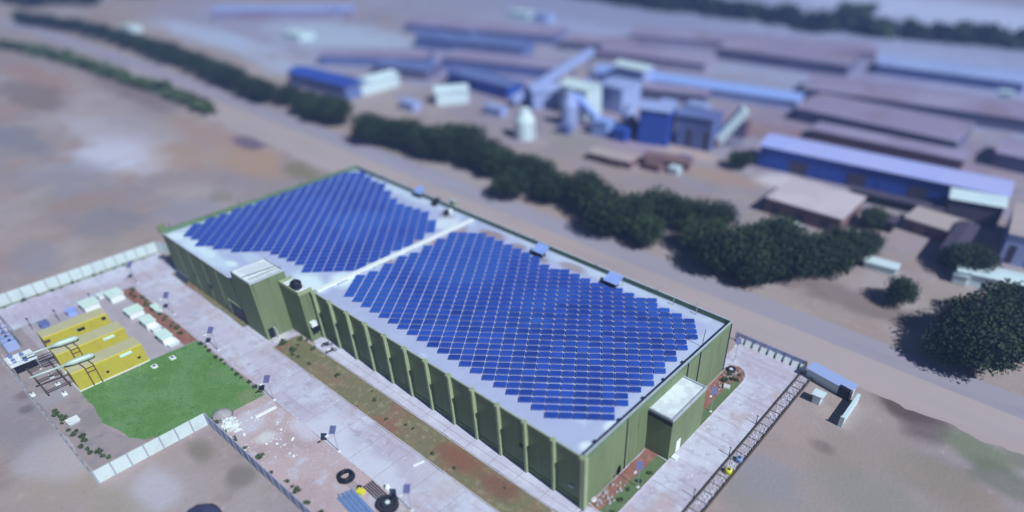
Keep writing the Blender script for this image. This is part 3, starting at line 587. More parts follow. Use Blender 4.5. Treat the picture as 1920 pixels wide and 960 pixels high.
def side_bit(t, x1, px, py, wy, wz, m_, name):
    v = atX(px, py, x1-.5); MB().box(x1-.8, x1-.42, v.y-wy, v.y+wy, max(.3, v.z-wz), v.z+wz).build(name, m_, t, bevel=.04)
side_bit(g1,-129.5,152,617,.6,.3,'black','air_intake'); side_bit(g1,-129.5,194,597,.35,.3,'black','air_intake'); side_bit(g1,-129.5,88,640,.5,.3,'brownsteel','air_intake')
side_bit(g2,-122.2,204,633,.9,.28,'mint','radiator_cover'); side_bit(g3,-114.7,236,664,.95,.28,'mint','radiator_cover')
side_bit(g3,-114.7,261,670,.25,.2,'black','vent'); side_bit(g3,-114.7,202,697,.22,.2,'black','vent')
def silencer(pa, pb, z, label, gy):
    a = at(*pa, z); b = at(*pb, z); d = (b-a); L = d.length; u_ = d.normalized()
    t = thing('exhaust_silencer', (a.x,a.y,0), label, 'silencer')
    P_ = lambda s_: a+u_*(L*s_)
    MB().tube([P_(0),P_(.55)], .17, 10).build('exhaust_pipe','turq',t,smooth=True)
    MB().tube([P_(.52),P_(.62),P_(.66),P_(.93),P_(.99),P_(1.0)], [.2,.42,.5,.5,.3,.1], 8).build('silencer_drum','turq',t,smooth=True)
    for s_ in (.72,.86):
        p = P_(s_)
        MB().tube([(gy+.2,p.y+.2,.1),(gy+.2,p.y+.2,3.95),(p.x+.1,p.y,p.z-.42)], .08, 6).build('support_leg','brownsteel',t)
    for z_ in (3.7,2.9): MB().tube([(gy+.2,P_(.72).y+.2,z_),(gy+.2,P_(.86).y+.2,z_)], .05, 6).build('support_rung','brownsteel',t)
silencer((38,670),(147,632),4.55,'upper pale turquoise exhaust silencer on legs over the middle generator',-122.7)
silencer((55,709),(177,664),4.55,'lower pale turquoise exhaust silencer on legs over the nearest generator',-115.2)
# platform and pipework
a = at(22,688,3.2)
PF = thing('pipe_platform', (a.x,a.y,0), 'pale steel platform with pipes at the left ends of the silencers', 'platform')
x0, y0 = a.x, a.y
MB().box(x0-3.6,x0+.3,y0-.2,y0+3.6,3.1,3.2).build('deck','white',PF)
for sx in (-3.4,.1):
    for sy in (0,3.4): MB().tube([(x0+sx,y0+sy,0),(x0+sx,y0+sy,3.1)],.1,8).build('leg','galv',PF)
for i in range(4): MB().lathe((x0-3.0+i*.95,y0+.7+(i%2)*1.4,3.2),[(.3,0),(.3,.6),(.12,.75)],10).build('valve','bluegrey',PF)
for i in range(5): MB().tube([(x0-3.4+i*.8,y0+3.5,1.2),(x0-3.4+i*.8,y0+6.8-(i%2),1.2),(x0-3.4+i*.8,y0+6.8-(i%2),.1)],.09,6).build('pipe','dark',PF)
MB().tube([(x0-3.5,y0-.1,4.1),(x0+.2,y0-.1,4.1)],.04,6).tube([(x0+.2,y0-.1,4.1),(x0+.2,y0+3.5,4.1)],.04,6).build('handrail','white',PF)
c = at(48,732,0); PR = thing('pipe_rack', (c.x,c.y,0), 'dark brown pipe rack on the pad between platform and nearest generator', 'pipe rack')
for s_ in (0,2.6,5.2):
    MB().tube([(-126.4+s_*1.6,6.4,.9),(-126.4+s_*1.6,10.2,.9)],.12,6).build('beam','brownsteel',PR)
for yy in (6.6,9.8):
    MB().tube([(-127.5,yy,1.0),(-117,yy,1.0)],.11,6).build('beam','brownsteel',PR)
for s_ in (0,2.6,5.2):
    for yy in (6.6,9.8): MB().tube([(-126.4+s_*1.6,yy,0),(-126.4+s_*1.6,yy,.9)],.08,6).build('leg','brownsteel',PR)
for k_, (px, py) in enumerate(((97,707),(110,723),(122,740),(78,690),(62,742))):
    c = at(px,py); t = thing('pipe_footing',(c.x,c.y,0),['pale concrete footing between the pipe rack beams, upper','pale concrete footing between the pipe rack beams, lower','pale concrete footing beside the gravel and lawn corner','pale footing tucked under the upper silencer pipe','pale footing by the wall below the platform'][k_],'footing')
    MB().box(c.x-.4,c.x+.4,c.y-.35,c.y+.35,0,.4).build('block','white',t,bevel=.04); MB().tube([(c.x,c.y,.4),(c.x,c.y,.9)],.06,6).build('stub','dark',t)
# lattice gantry at the left edge
c = at(12,640,0); GT = thing('steel_gantry', (c.x,c.y,0), 'blue grey lattice gantry with switchgear at the left picture edge', 'gantry')
for dx in (0,7.5):
    for dy in (-1.2,1.2):
        MB().tube([(c.x+dx,c.y+dy,0),(c.x+dx,c.y+dy,5.5)],.1,6).build('leg','galv',GT)
for z in (2.8,5.4):
    for dy in (-1.2,1.2): MB().tube([(c.x,c.y+dy,z),(c.x+7.5,c.y+dy,z)],.08,6).build('beam','galv',GT)
for dx in (0,1.9,3.75,5.6,7.5): MB().tube([(c.x+dx,c.y-1.2,5.4),(c.x+dx,c.y+1.2,5.4)],.06,6).build('beam','bluegrey',GT); MB().lathe((c.x+dx,c.y,5.45),[(.16,0),(.26,.15),(.14,.3),(.26,.45),(.1,.7)],10).build('insulator','bluegrey',GT)
MB().box(c.x+1,c.x+4.4,c.y-1.0,c.y+1.0,0,1.9).build('switchgear','palebluegrey',GT,bevel=.05)
# mint covers and cabinets
def cabinet(px, py, w_, d_, h_, label, m_='mint', tilt=0, rot=0):
    c = at(px, py, h_); t = thing('transformer_cabinet', (c.x,c.y,0), label, 'cabinet')
    Mx = Matrix.Translation((c.x,c.y,0)) @ Matrix.Rotation(rot,4,'Z')
    MB().box(-w_/2,w_/2,-d_/2,d_/2,.12,h_-.12,m=Mx).build('casing','white' if m_=='mint' else m_,t)
    MB().box(-w_/2-.1,w_/2+.1,-d_/2-.1,d_/2+.1,0,.118,m=Mx).build('base','post',t)
    MB().box(-w_/2-.18,w_/2+.18,-d_/2-.18,d_/2+.18,h_-.118,h_,m=Mx @ Matrix.Translation((0,0,0)) @ Matrix.Rotation(R(tilt),4,'Y')).build('cover',m_,t)
cabinet(212,548,2.9,2.4,1.7,'mint green roofed cabinet nearest the back paving, topmost of the group')
cabinet(165,566,2.8,2.6,1.7,'mint green roofed cabinet left of the topmost one, above the yellow generators')
cabinet(249,579,2.5,2.5,1.5,'mint white cabinet between the paving and the gap in the covers')
cabinet(292,575,2.6,.9,1.2,'narrow white cabinet lying beside the red soil bed')
cabinet(275,598,2.8,1.7,1.8,'white cabinet with pale cover, upper of the pair beside the red soil')
cabinet(306,626,2.8,1.7,1.8,'white cabinet with pale cover, lower of the pair touching the lawn')
cabinet(187,552,1.0,.9,.9,'small pale box between the two topmost mint cabinets')
cabinet(290,612,1.6,1.4,.8,'low white plinth box between the pair of covered cabinets','white')
cabinet(322,640,2.0,1.6,.6,'low white plinth box at the lawn edge below the covered cabinets','white')
cabinet(131,580,1.1,1.4,1.3,'blue white pump box near the small lamp by the back paving','bluesheet')
cabinet(80,604,1.3,1.2,1.2,'dark grey pump box left of the blue one on the pad','bluegrey')
cabinet(136,787,1.3,1.3,.5,'small white inspection cover in the gravel yard','white')
for k_, (px, py) in enumerate(((290,688),(324,672))):
    c = at(px,py); t = thing('drain_hatch',(c.x,c.y,0),['white drain hatch in the lawn, the one nearer the generator','white drain hatch in the lawn, the one nearer the road'][k_],'hatch')
    MB().box(c.x-.55,c.x+.55,c.y-.45,c.y+.45,0,.25).build('kerb_ring','white',t,bevel=.03); MB().box(c.x-.2,c.x+.2,c.y-.2,c.y+.2,.25,.32).build('lid','dark',t)
for k_, (px, py) in enumerate(((112,602),(62,618),(176,571))):
    c = at(px,py); tag(MB().tube([(c.x,c.y,0),(c.x,c.y,2.4)],[.06,.05],6).box(c.x-.25,c.x+.25,c.y-.15,c.y+.15,2.4,2.55).build('floodlight_post','dark'),['thin dark floodlight post beside the blue pump box','thin dark floodlight post beside the grey pump box','thin dark floodlight post between the mint cabinets'][k_],'post')

# ---------------------------------------------------------------- dirt yard clutter
def coil(px, py, r_, rr, label, filled=False):
    c = at(px, py, rr); t = thing('cable_drum', (c.x,c.y,0), label, 'cable drum')
    q = MB(); n = 28
    for lay in range(4): q.tube([(c.x+(r_-rr*.2*lay)*math.cos(2*math.pi*k/n), c.y+(r_-rr*.2*lay)*math.sin(2*math.pi*k/n), .15+lay*.16) for k in range(n+1)], rr, 8)
    q.build('cable_coil','black',t,smooth=True)
    if filled:
        MB().lathe((c.x,c.y,0),[(r_+.3,0),(r_+.3,.08)],24).lathe((c.x,c.y,.78),[(r_+.32,0),(r_+.32,.08)],24).build('flange','dark',t); MB().lathe((c.x,c.y,.87),[(.32,0),(.32,.12),(.2,.14)],12).build('hub','white',t)
coil(649,894,1.05,.24,'black cable coil lying flat with a pale open centre')
coil(728,947,1.15,.28,'solid black cable drum lying flat at the bottom edge',True)
PB = thing('pipe_bundle', tuple(at(665,945)), 'bundle of long light blue plastic pipes on the dirt', 'pipes')
a = at(645,925); b = at(700,985); d = (b-a).normalized(); nrm = Vector((-d.y,d.x,0))
for i in range(13): 
    o_ = nrm*(i*.19-1.1); e = random.uniform(-.5,.5); MB().tube([a+o_-d*e+Vector((0,0,.12+.1*(i%3))), b+o_+d*e+Vector((0,0,.12+.1*((i+1)%3)))], .085, 6).build('pipe','bluepipe',PB)
BM = thing('beam_stack', tuple(at(705,922)), 'stack of dark steel beams on the dirt between the two coils', 'beams')
a = at(690,908); b = at(722,938); d = (b-a).normalized(); nrm = Vector((-d.y,d.x,0))
for i in range(5): o_ = nrm*(i*.34-.7); MB().tube([a+o_+Vector((0,0,.15)),b+o_+Vector((0,0,.15))],.1,4).build('beam','dark',BM)
RL = thing('aluminium_rails', tuple(at(663,910)), 'short pale aluminium rails laid beside the open cable coil', 'rails')
a = at(655,905); b = at(672,922); d = (b-a).normalized(); nrm = Vector((-d.y,d.x,0))
for i in range(4): o_ = nrm*(i*.3-.4); MB().tube([a+o_+Vector((0,0,.08)),b+o_+Vector((0,0,.08))],.05,4).build('rail','galv',RL)
YC = thing('yellow_crate', tuple(at(677,924)), 'bright yellow plastic crate beside the blue pipes', 'crate')
c = at(677,924); MB().box(c.x-.55,c.x+.55,c.y-.4,c.y+.4,.04,.4,rot=.3).build('crate_body','yel2',YC,bevel=.04); MB().box(c.x-.6,c.x+.6,c.y-.45,c.y+.45,.4,.46,rot=.3).build('rim','yel2',YC)
BK = thing('tool_bag', tuple(at(674,915)), 'small black tool bag next to the yellow crate', 'bag')
c = at(674,915); MB().rock((c.x,c.y,.2),.42,.6).build('bag_body','black',BK); MB().tube([(c.x-.25,c.y,.35),(c.x,c.y,.6),(c.x+.25,c.y,.35)],.03,6).build('handle','dark',BK)
WP = thing('pale_sack', tuple(at(727,916)), 'white sack standing by the lamp at the bottom', 'sack'); c = at(727,916); MB().rock((c.x,c.y,.35),.42,1.0).build('sack_body','white',WP); MB().lathe((c.x,c.y,.68),[(.1,0),(.18,.15)],8).build('sack_neck','white',WP)
# rubble by the lawn corner
rnd = random.Random(12)
q = MB(); c = at(430,797)
for _ in range(60): q.rock((c.x+rnd.gauss(0,.9), c.y+rnd.gauss(0,.7), rnd.uniform(.05,.4)), rnd.uniform(.15,.5), .6, rnd)
tag(q.build('rubble_heap','rubble'), 'heap of pale broken plaster by the lawn corner', 'rubble', kind='stuff')
q = MB()
for _ in range(90):
    px, py = rnd.uniform(430,560), rnd.uniform(770,860); c = at(px,py)
    if 20.8 < c.y < 29.5: q.rock((c.x,c.y,.05), rnd.choice((.06,.08,.1,.12,.24)), .6, rnd)
for _ in range(160):
    x, y = rnd.uniform(-90,-50), rnd.uniform(21,36.8); q.rock((x,y,.04), rnd.uniform(.04,.09), .6, rnd)
tag(q.build('scattered_stone','rubble'), 'pale stones scattered over the pink dirt yard', 'stones', kind='stuff')
SD = tag(MB().lathe((at(417,780).x,at(417,780).y,0),[(1.7,0),(1.4,.5),(.8,.95),(.2,1.15),(.001,1.17)],18).build('sand_heap','stone',smooth=True),'smooth grey sand heap between the lawn and the pale rubble','sand heap')
a = at(482,782); b = at(518,764); PL = tag(MB().box(-.25,(b-a).length,-.22,.22,.05,.28,m=Matrix.Translation((a.x,a.y,0)) @ Matrix.Rotation(math.atan2((b-a).y,(b-a).x),4,'Z')).build('concrete_beam','white'),'long white concrete beam lying in the dirt near the lawn corner lamp','beam')
a = at(785,870); tag(MB().box(-.9,.9,-.14,.14,.03,.2,m=Matrix.Translation((a.x,a.y,0)) @ Matrix.Rotation(1.3,4,'Z')).build('kerb_block','white'),'white kerb block lying on the road near the brown strip','block')
# dark machinery by the facade: two motorcycles
def moto(x, y, rot, label, seat='black'):
    t = thing('motorcycle', (0,0,0), label, 'motorcycle', 'motorcycles parked by the facade', local=True)
    for dx in (-.68,.68):
        q = MB(); n = 18; q.tube([(dx+.28*math.cos(2*math.pi*k/n),0,.3+.28*math.sin(2*math.pi*k/n)) for k in range(n+1)],.055,6); wv = q.build('wheel','black',t); sub(MB().tube([(dx,-.05,.3),(dx,.05,.3)],.16,10).build('hub','galv',wv))
    MB().tube([(-.35,0,.42),(-.1,0,.62),(.3,0,.66),(.35,0,.4),(-.1,0,.32)],[.12,.16,.16,.12,.14],8).build('frame','dark',t)
    MB().tube([(-.75,0,.75),(-.4,0,.82),(.0,0,.8)],[.08,.13,.1],8).build('seat',seat,t)
    MB().tube([(.02,0,.82),(.2,0,.92),(.42,0,.82)],[.1,.17,.1],10).build('fuel_tank','navy',t,smooth=True)
    MB().tube([(.68,0,.3),(.48,0,.98)],.045,6).build('fork','galv',t); MB().tube([(.42,-.34,1.05),(.5,0,1.0),(.42,.34,1.05)],.03,6).build('handlebar','galv',t)
    MB().lathe((.6,0,.82),[(.1,0),(.12,.1),(.06,.18)],10).build('headlight','white',t)
    t.location = (x,y,.135); t.rotation_euler = (R(6),0,rot); return t
c = at(614,650); moto(c.x, c.y, R(60), 'black motorcycle parked by the facade, nearer the stair block')
c = at(622,661); moto(c.x, c.y, R(75), 'pale seated motorcycle parked by the facade, nearer the apron slabs', 'white')
# bits in the right beds
rnd = random.Random(5); q = MB()
for _ in range(70): q.rock((rnd.uniform(-34.4,-32.4), rnd.choice((rnd.uniform(47,53),rnd.uniform(80,87))), .12), rnd.uniform(.1,.35), .7, rnd)
tag(q.build('bed_stone','stone'),'loose stones in the red soil beds beside the right gable','stones',kind='stuff')
c = at(1362,727); TT = thing('concrete_block',(c.x,c.y,0),'pale square concrete block in the red bed near the far corner','block'); MB().box(c.x-.55,c.x+.55,c.y-.5,c.y+.5,.05,.5,rot=.3).build('block_body','kerb',TT,bevel=.05)
c = at(1371,694); WR = thing('tyre',(c.x,c.y,0),'dark tyre with pale centre lying in the far corner bed','tyre'); n=20
MB().tube([(c.x+.62*math.cos(2*math.pi*k/n),c.y+.62*math.sin(2*math.pi*k/n),.25) for k in range(n+1)],.22,8).build('tyre_ring','black',WR,smooth=True); MB().lathe((c.x,c.y,.1),[(.36,0),(.36,.12)],14).build('rim','white',WR)
c = at(1280,858+0); 
a = at(1112,938); tag(MB().rock((a.x,a.y,.2),.55,.5).build('boulder','kerb'),'pale boulder at the near corner of the warehouse','boulder')

# ---------------------------------------------------------------- vegetation
def leaf_cloud(mb, c, rx, ry, rz, n, size, rnd, shell=.55):
    clumps = [(Vector((rnd.gauss(0,1),rnd.gauss(0,1),rnd.gauss(0,1))).normalized(), rnd.uniform(.35,.8)) for _ in range(max(8, int(n/45)))]
    for _ in range(n):
        d, k = clumps[rnd.randrange(len(clumps))]
        p = d*k+Vector((rnd.gauss(0,1),rnd.gauss(0,1),rnd.gauss(0,1)))*.19
        if p.length > 1.12: p *= 1.12/p.length*rnd.uniform(.8,1)
        p = Vector((c[0]+p.x*rx, c[1]+p.y*ry, c[2]+max(p.z,-.75)*rz))
        s_ = size*rnd.uniform(.6,1.3); e = Euler((rnd.uniform(-1.1,1.1), rnd.uniform(-1.1,1.1), rnd.uniform(0,6.28))).to_matrix()
        mb.face([p+e @ Vector(v) for v in ((-s_,-s_*.55,0),(s_*.2,-s_*.6,s_*.15),(s_,0,0),(s_*.1,s_*.6,-s_*.1),(-s_*.8,s_*.5,0))])
def make_tree(seed, label):
    rnd = random.Random(seed); t = thing('roadside_tree',(0,0,0),label,'tree','trees lining the road', local=True)
    q = MB(); q.tube([(0,0,0),(.1,.05,1.4),(.05,.15,3.0),(0,0,4.6)],[.34,.26,.2,.08],8)
    for k in range(6):
        a_ = k*1.05+rnd.uniform(-.3,.3); q.tube([(.06,.08,2.0+k*.25),(math.cos(a_)*1.4,math.sin(a_)*1.4,3.4+k*.2),(math.cos(a_)*3.2,math.sin(a_)*3.2,4.4+rnd.uniform(0,1))],[.13,.09,.03],6)
    q.build('trunk','bark',t)
    q = MB(); leaf_cloud(q,(0,0,4.3),5.2,5.2,3.4,5200,.27,rnd); q.build('crown','leaf',t)
    return t
crowns = [(40,30,.9),(90,38,.9),(140,44,.9),(190,56,.95),(240,72,1.0),(290,88,1.05),(340,103,1.05),(390,122,1.1),(440,143,1.1),(490,165,1.1),(600,195,1.2),
 (690,238,1.15),(725,240,1.1),(800,258,1.25),(845,262,1.35),(880,255,1.1),(935,295,1.15),(985,310,1.1),(1040,345,1.05),(1095,350,1.1),(1145,400,1.2),(1190,395,1.2),(1240,385,1.15),(1290,392,1.1),(1340,400,1.1),
 (1350,470,1.1),(1400,455,1.25),(1440,475,1.25),(1490,480,1.2),(1585,450,1.15),(1560,475,1.1),(1690,545,.7),(1815,605,1.15),(1865,590,1.3),(1910,620,1.25),(1790,640,.95),(1390,292,.8),(1640,405,.7),(1825,480,1.0),
 (65,33,.9),(115,42,.9),(165,50,.95),(215,63,1.0),(265,80,1.0),(315,96,1.1),(365,112,1.1),(415,133,1.15),(465,154,1.15),(540,172,1.0),(575,185,1.1),(630,205,1.1),(760,245,1.2),(905,280,1.2),(960,335,1.1),(1120,365,1.2),(1215,425,1.0),(1320,430,1.15),(1460,440,1.2),(1530,465,1.2),(1625,455,.8),(1420,500,.95),(1840,650,1.15),(1900,570,1.2),(1008,322,1.1)]
protos = []; rnd = random.Random(21)
def lbx(i):
    k = i-39
    if k < 12: return 'hazy filler tree of the far left row, %s from the left in its rear line' % ordw(k+1)
    if k < 22: return 'dark filler tree inside the dense stretch, %s one from the left along its edge' % ordw(k-11)
    return ['dark tree at the lower side of the right edge clump','dark tree at the upper side of the right edge clump','dark filler tree bridging the gap behind the middle roof canopy'][k-22]
nm = len(crowns)
for i, (px, py, s_) in enumerate(crowns):
    c = at(px, py, 4.6*s_)
    if i < 11: lb = '%s hazy tree from the far left end of the roadside row' % ordw(i+1)
    elif i < 31: lb = 'dark roadside tree behind the warehouse, %s from the left of the dense stretch' % ordw(i-10)
    else: lb = ['small dark bush-like tree between the dense stretch and the right edge','big dark tree at the right edge, its left crown','largest dark tree crown at the right picture edge','dark tree cut by the right picture edge, lowest of its clump','dark tree at the road side of the right edge clump','small dark tree at the left end of the long blue shed','small dark tree beside the pale square plot','dark tree standing alone right of the pale lane'][i-31] if i < 39 else (lbx(i))
    if len(protos) < 4: t = make_tree(100+i, lb); protos.append(t); t.location = (c.x,c.y,0); t.scale = (s_,s_,s_)
    else: dup(protos[i % 4], (c.x,c.y,0), rnd.uniform(0,6.28), (s_*rnd.uniform(.9,1.1), s_*rnd.uniform(.9,1.1), s_*rnd.uniform(.85,1.1)), lb)
def shrub_proto(seed, label, grp):
    rnd = random.Random(seed); t = thing('low_shrub',(0,0,0),label,'shrub',grp,local=True)
    q = MB(); leaf_cloud(q,(0,0,.45),.6,.6,.45,160,.13,rnd); q.build('foliage','leaf2',t); MB().tube([(0,0,0),(0,0,.4)],[.05,.03],5).build('stem','bark',t); return t
rnd = random.Random(9); sp = None
def shrubs(pts, label, grp, smin=.7, smax=1.3):
    global sp
    first = shrub_proto(rnd.randrange(999), label, grp)
    for i, (x, y) in enumerate(pts):
        s_ = rnd.uniform(smin, smax)
        if i == 0: first.location = (x,y,.02); first.scale = (s_,s_,s_)
        else: dup(first,(x,y,.02),rnd.uniform(0,6),(s_,s_,s_))
shrubs([(-113+i*1.9+rnd.uniform(-.5,.5), 29.4+rnd.uniform(-.2,.2)) for i in range(12)], 'small dark shrub in the row along the road edge of the lawn','shrubs along the lawn road edge',.5,.9)
shrubs([(-113+i*1.1+rnd.uniform(-.3,.3), 5.8+rnd.uniform(-.3,.9)+max(0,(i-12))*.25) for i in range(17)], 'low green shrub in the line inside the left gravel yard wall','shrubs inside the gravel yard wall',.5,1.0)
shrubs([(-154.2+rnd.uniform(-.1,.1), 7+i*1.9+rnd.uniform(-.8,.8)) for i in range(16)], 'tiny shrub at the foot of the pale left wall','shrubs at the foot of the left wall',.4,.8)
shrubs([(-101+rnd.uniform(0,62), 38.6+rnd.uniform(0,3.2)) for i in range(14)], 'small green shrub in the brown planting strip before the facade','shrubs in the brown planting strip',.4,.8)
shrubs([(-101.8+rnd.uniform(0,6), 38.2+rnd.uniform(0,4.5)) for i in range(9)], 'olive shrub in the bed below the stair tower','shrubs below the stair tower',.7,1.3)
shrubs([(-90.2+i*3.1+rnd.uniform(-.8,.8), 21.2+rnd.uniform(-.2,.5)) for i in range(13)], 'dusty shrub inside the bluish wall of the dirt yard','shrubs inside the bluish yard wall',.6,1.2)
shrubs([(-142+i*1.5+rnd.uniform(-.5,.5), 28.9+rnd.uniform(-.6,.5)) for i in range(16)], 'dry shrub in the red soil bed beside the road','shrubs in the red soil bed',.5,1.0)
shrubs([(-34+rnd.uniform(0,2.6), 80+rnd.uniform(0,6.5)) for i in range(8)], 'olive shrub in the far corner bed of the right gable','shrubs in the far corner bed',.5,1.1)
shrubs([(-31.8+rnd.uniform(-.5,.5), 47.5+i*2.3) for i in range(5)], 'small shrub on the turf strip by the right gable','shrubs on the gable turf strip',.4,.7)
# lawn: short tufts
q = MB(); rnd = random.Random(31); lp = lawn_poly; cnt = 0
while cnt < 16000:
    x, y = rnd.uniform(-115,-91), rnd.uniform(9.6,29.4)
    if not inside((x,y), lp): continue
    cnt += 1; a_ = rnd.uniform(0,3.14); h_ = rnd.uniform(.05,.13); w_ = rnd.uniform(.06,.14)
    q.face([(x-w_*math.cos(a_),y-w_*math.sin(a_),.03),(x+w_*math.cos(a_),y+w_*math.sin(a_),.03),(x+rnd.uniform(-.05,.05),y+rnd.uniform(-.05,.05),.03+h_)])
tag(q.build('lawn_grass','blades'),'short bright green lawn grass beside the yellow generators','grass',kind='stuff')
# hedges far left, low scrub
def hedge(pts, wd, ht, label, seed, m_='leaf', per=26, name='scrub_hedge'):
    rnd = random.Random(seed); q = MB()
    for a, b in zip(pts[:-1], pts[1:]):
        a = Vector((*a,0)); b = Vector((*b,0)); L = (b-a).length
        for k in range(max(1,int(L/wd))):
            p = a+(b-a)*(k+.5)/max(1,int(L/wd)); leaf_cloud(q,(p.x,p.y,ht*.45),wd*.85,wd*.6,ht*.55,per,wd*.22,rnd)
    return tag(q.build(name,m_),label,'hedge',kind='stuff')
hedge([G(0,88),G(120,112),G(250,158),G(300,170),G(400,215)],6,4,'long low green scrub hedge along the near side of the far left road',41,'leaf2',110)
hedge([G(940,-30),G(1250,18),G(1440,38),G(1560,62)],16,9,'far dark tree belt at the top of the picture, left part',42,'leaf',240,'far_wood')
hedge([G(1600,25),G(1600,62),G(1750,75),G(1915,90)],14,9,'far dark tree belt at the top right of the picture',43,'leaf',240,'far_wood')
hedge([G(-40,-10),G(120,10),G(300,-15)],22,8,'far dark wood along the top left edge',44,'leaf',200,'far_wood')

# ---------------------------------------------------------------- industrial background
def shed(pa, pb, depth, h_, label, wall, roofm, name='industrial_shed', cat='shed', pitch=1.5, win=0):
    a = at(*pa); b = at(*pb); d = (b-a); L = d.length; ang = math.atan2(d.y,d.x)
    t = thing(name,(a.x,a.y,0),label,cat); X = Matrix.Translation((a.x,a.y,0)) @ Matrix.Rotation(ang,4,'Z')
    MB().box(0,L,0,depth,0,h_,m=X).build('wall',wall,t)
    q = MB(); e = .5; P = [(-e,-e,h_+.02),(L+e,-e,h_+.02),(L+e,depth/2,h_+pitch),(-e,depth/2,h_+pitch),(L+e,depth+e,h_+.02),(-e,depth+e,h_+.02)]
    P = [X @ Vector(p) for p in P]; q.face([P[0],P[1],P[2],P[3]]); q.face([P[3],P[2],P[4],P[5]]); q.face([P[1],P[4],P[2]]); q.face([P[0],P[3],P[5]])
    q.build('roof',roofm,t)
    for k in range(win):
        x = (k+.5)*L/win; MB().box(x-L/win*.3,x+L/win*.3,-.12,-.004,.3,h_*.6,m=X).build('door','far_dark' if k % 2 else wall,t)
    return t
shed((1420,312),(1872,412),12,6.5,'long shed with lavender blue roof and deep blue wall','deepblue','shedroof',win=8)
shed((1768,412),(1866,430),7,6.0,'white roofed end block attached below the long blue shed','far_dark','far_white')
shed((1590,372),(1760,412),3,2.6,'dark open lean-to in the shade before the long blue shed','black','far_dark',pitch=.6)
shed((1112,150),(1492,208),12,3.5,'pale blue long conveyor shed on the far side of the plant','palebluegrey','bluesheet')
shed((545,160),(652,188),10,5,'deep blue roofed shed behind the left trees','bluegrey','deepblue')
shed((840,158),(952,188),9,5,'blue grey shed left of the plant with dark wall','deepblue','bluegrey')
shed((780,90),(980,112),14,5,'distant blue grey shed near the top centre','bluegrey','bluegrey')
shed((1125,205),(1165,215),12,9,'pale blue process building left of the plant frames','palebluegrey','palebluegrey')
shed((1195,268),(1250,276),10,11,'deep blue process building in the middle of the plant','deepblue','palebluegrey')
shed((1265,272),(1330,285),9,10,'blue process building with tall front right of the middle','bluegrey','bluegrey',win=4)
shed((1000,205),(1060,200),9,6,'pale blue gabled shed left of the process buildings','palebluegrey','palebluegrey')
shed((1050,212),(1098,225),9,10,'chalky pale block behind the tall white cone','far_white','far_white')
shed((680,180),(750,160),8,4,'chalky white low shed behind the left trees','far_white','far_white')
shed((820,198),(880,192),7,4.5,'chalky white hut behind the dense tree stretch','far_white','far_white')
shed((1150,160),(1205,172),7,8,'pale roofed block at the left end of the conveyor shed','palebluegrey','far_white')
shed((1205,310),(1290,322),5,2.5,'low mauve brown hut in the foreground of the plant','far_brown','far_brown',pitch=.6)
shed((1105,300),(1180,318),6,2.4,'low lavender brown hut behind the roadside trees','far_brown','shoulder',pitch=.6)
shed((1790,530),(1925,560),5,3,'pale flat canopy at the right edge above the big trees','far_white','far_white',pitch=.4)
shed((1610,420),(1668,438),4,3,'small dark hut right of the pale plot','black','far_dark',pitch=.5)
shed((1790,505),(1822,452),4,4,'tall narrow dark hut near the right edge','black','far_dark',pitch=.5)
def cone(px, py, r_, h_, label, m_='far_white', top=.45):
    c = at(px,py); t = thing('storage_silo',(c.x,c.y,0),label,'silo')
    MB().lathe((c.x,c.y,0),[(r_,0),(r_,h_*.65),(r_*top,h_)],20).build('silo_body',m_,t,smooth=False); MB().lathe((c.x,c.y,h_),[(r_*top+.2,0),(r_*top+.2,.4),(.1,.9)],14).build('silo_cap',m_,t); MB().tube([(c.x+r_+.2,c.y,0),(c.x+r_+.2,c.y,h_*.65)],.15,6).build('ladder','galv',t)
cone(985,258,3.4,9,'bright chalky silo just above the dense roadside trees')
cone(1178,238,2.6,7,'pale silo in the left of the plant','palebluegrey')
cone(1068,235,3.0,11,'tall pale silo beside the gabled shed','palebluegrey')
cone(1098,190,2.6,8,'distant pale silo at the foot of the conveyor','palebluegrey')
def conveyor(pa, za, pb, zb, label, m_='palebluegrey', w_=1.4):
    a = at(*pa, za); b = at(*pb, zb); t = thing('conveyor_gallery',(a.x,a.y,0),label,'conveyor')
    d = b-a; L = d.length; X = Matrix.Translation(a) @ d.to_track_quat('X','Z').to_matrix().to_4x4()
    MB().box(0,L,-w_,w_,-w_*.8,w_*.8,m=X).build('gallery',m_,t)
    for s_ in (.25,.5,.75,.97):
        p = a+d*s_
        if p.z > 2: MB().tube([(p.x-.9,p.y,0),(p.x,p.y,p.z-w_*.8)],.2,6).tube([(p.x+.9,p.y,0),(p.x,p.y,p.z-w_*.8)],.2,6).build('trestle','bluegrey',t)
conveyor((1345,262),2,(1398,205),12,'bright white inclined conveyor gallery in the plant','far_white',1.8)
conveyor((960,190),2,(1110,95),14,'long pale inclined conveyor climbing from the plant to the upper right')
conveyor((1080,180),9,(1130,235),2,'pale blue conveyor dropping into the process buildings','bluesheet',1.2)
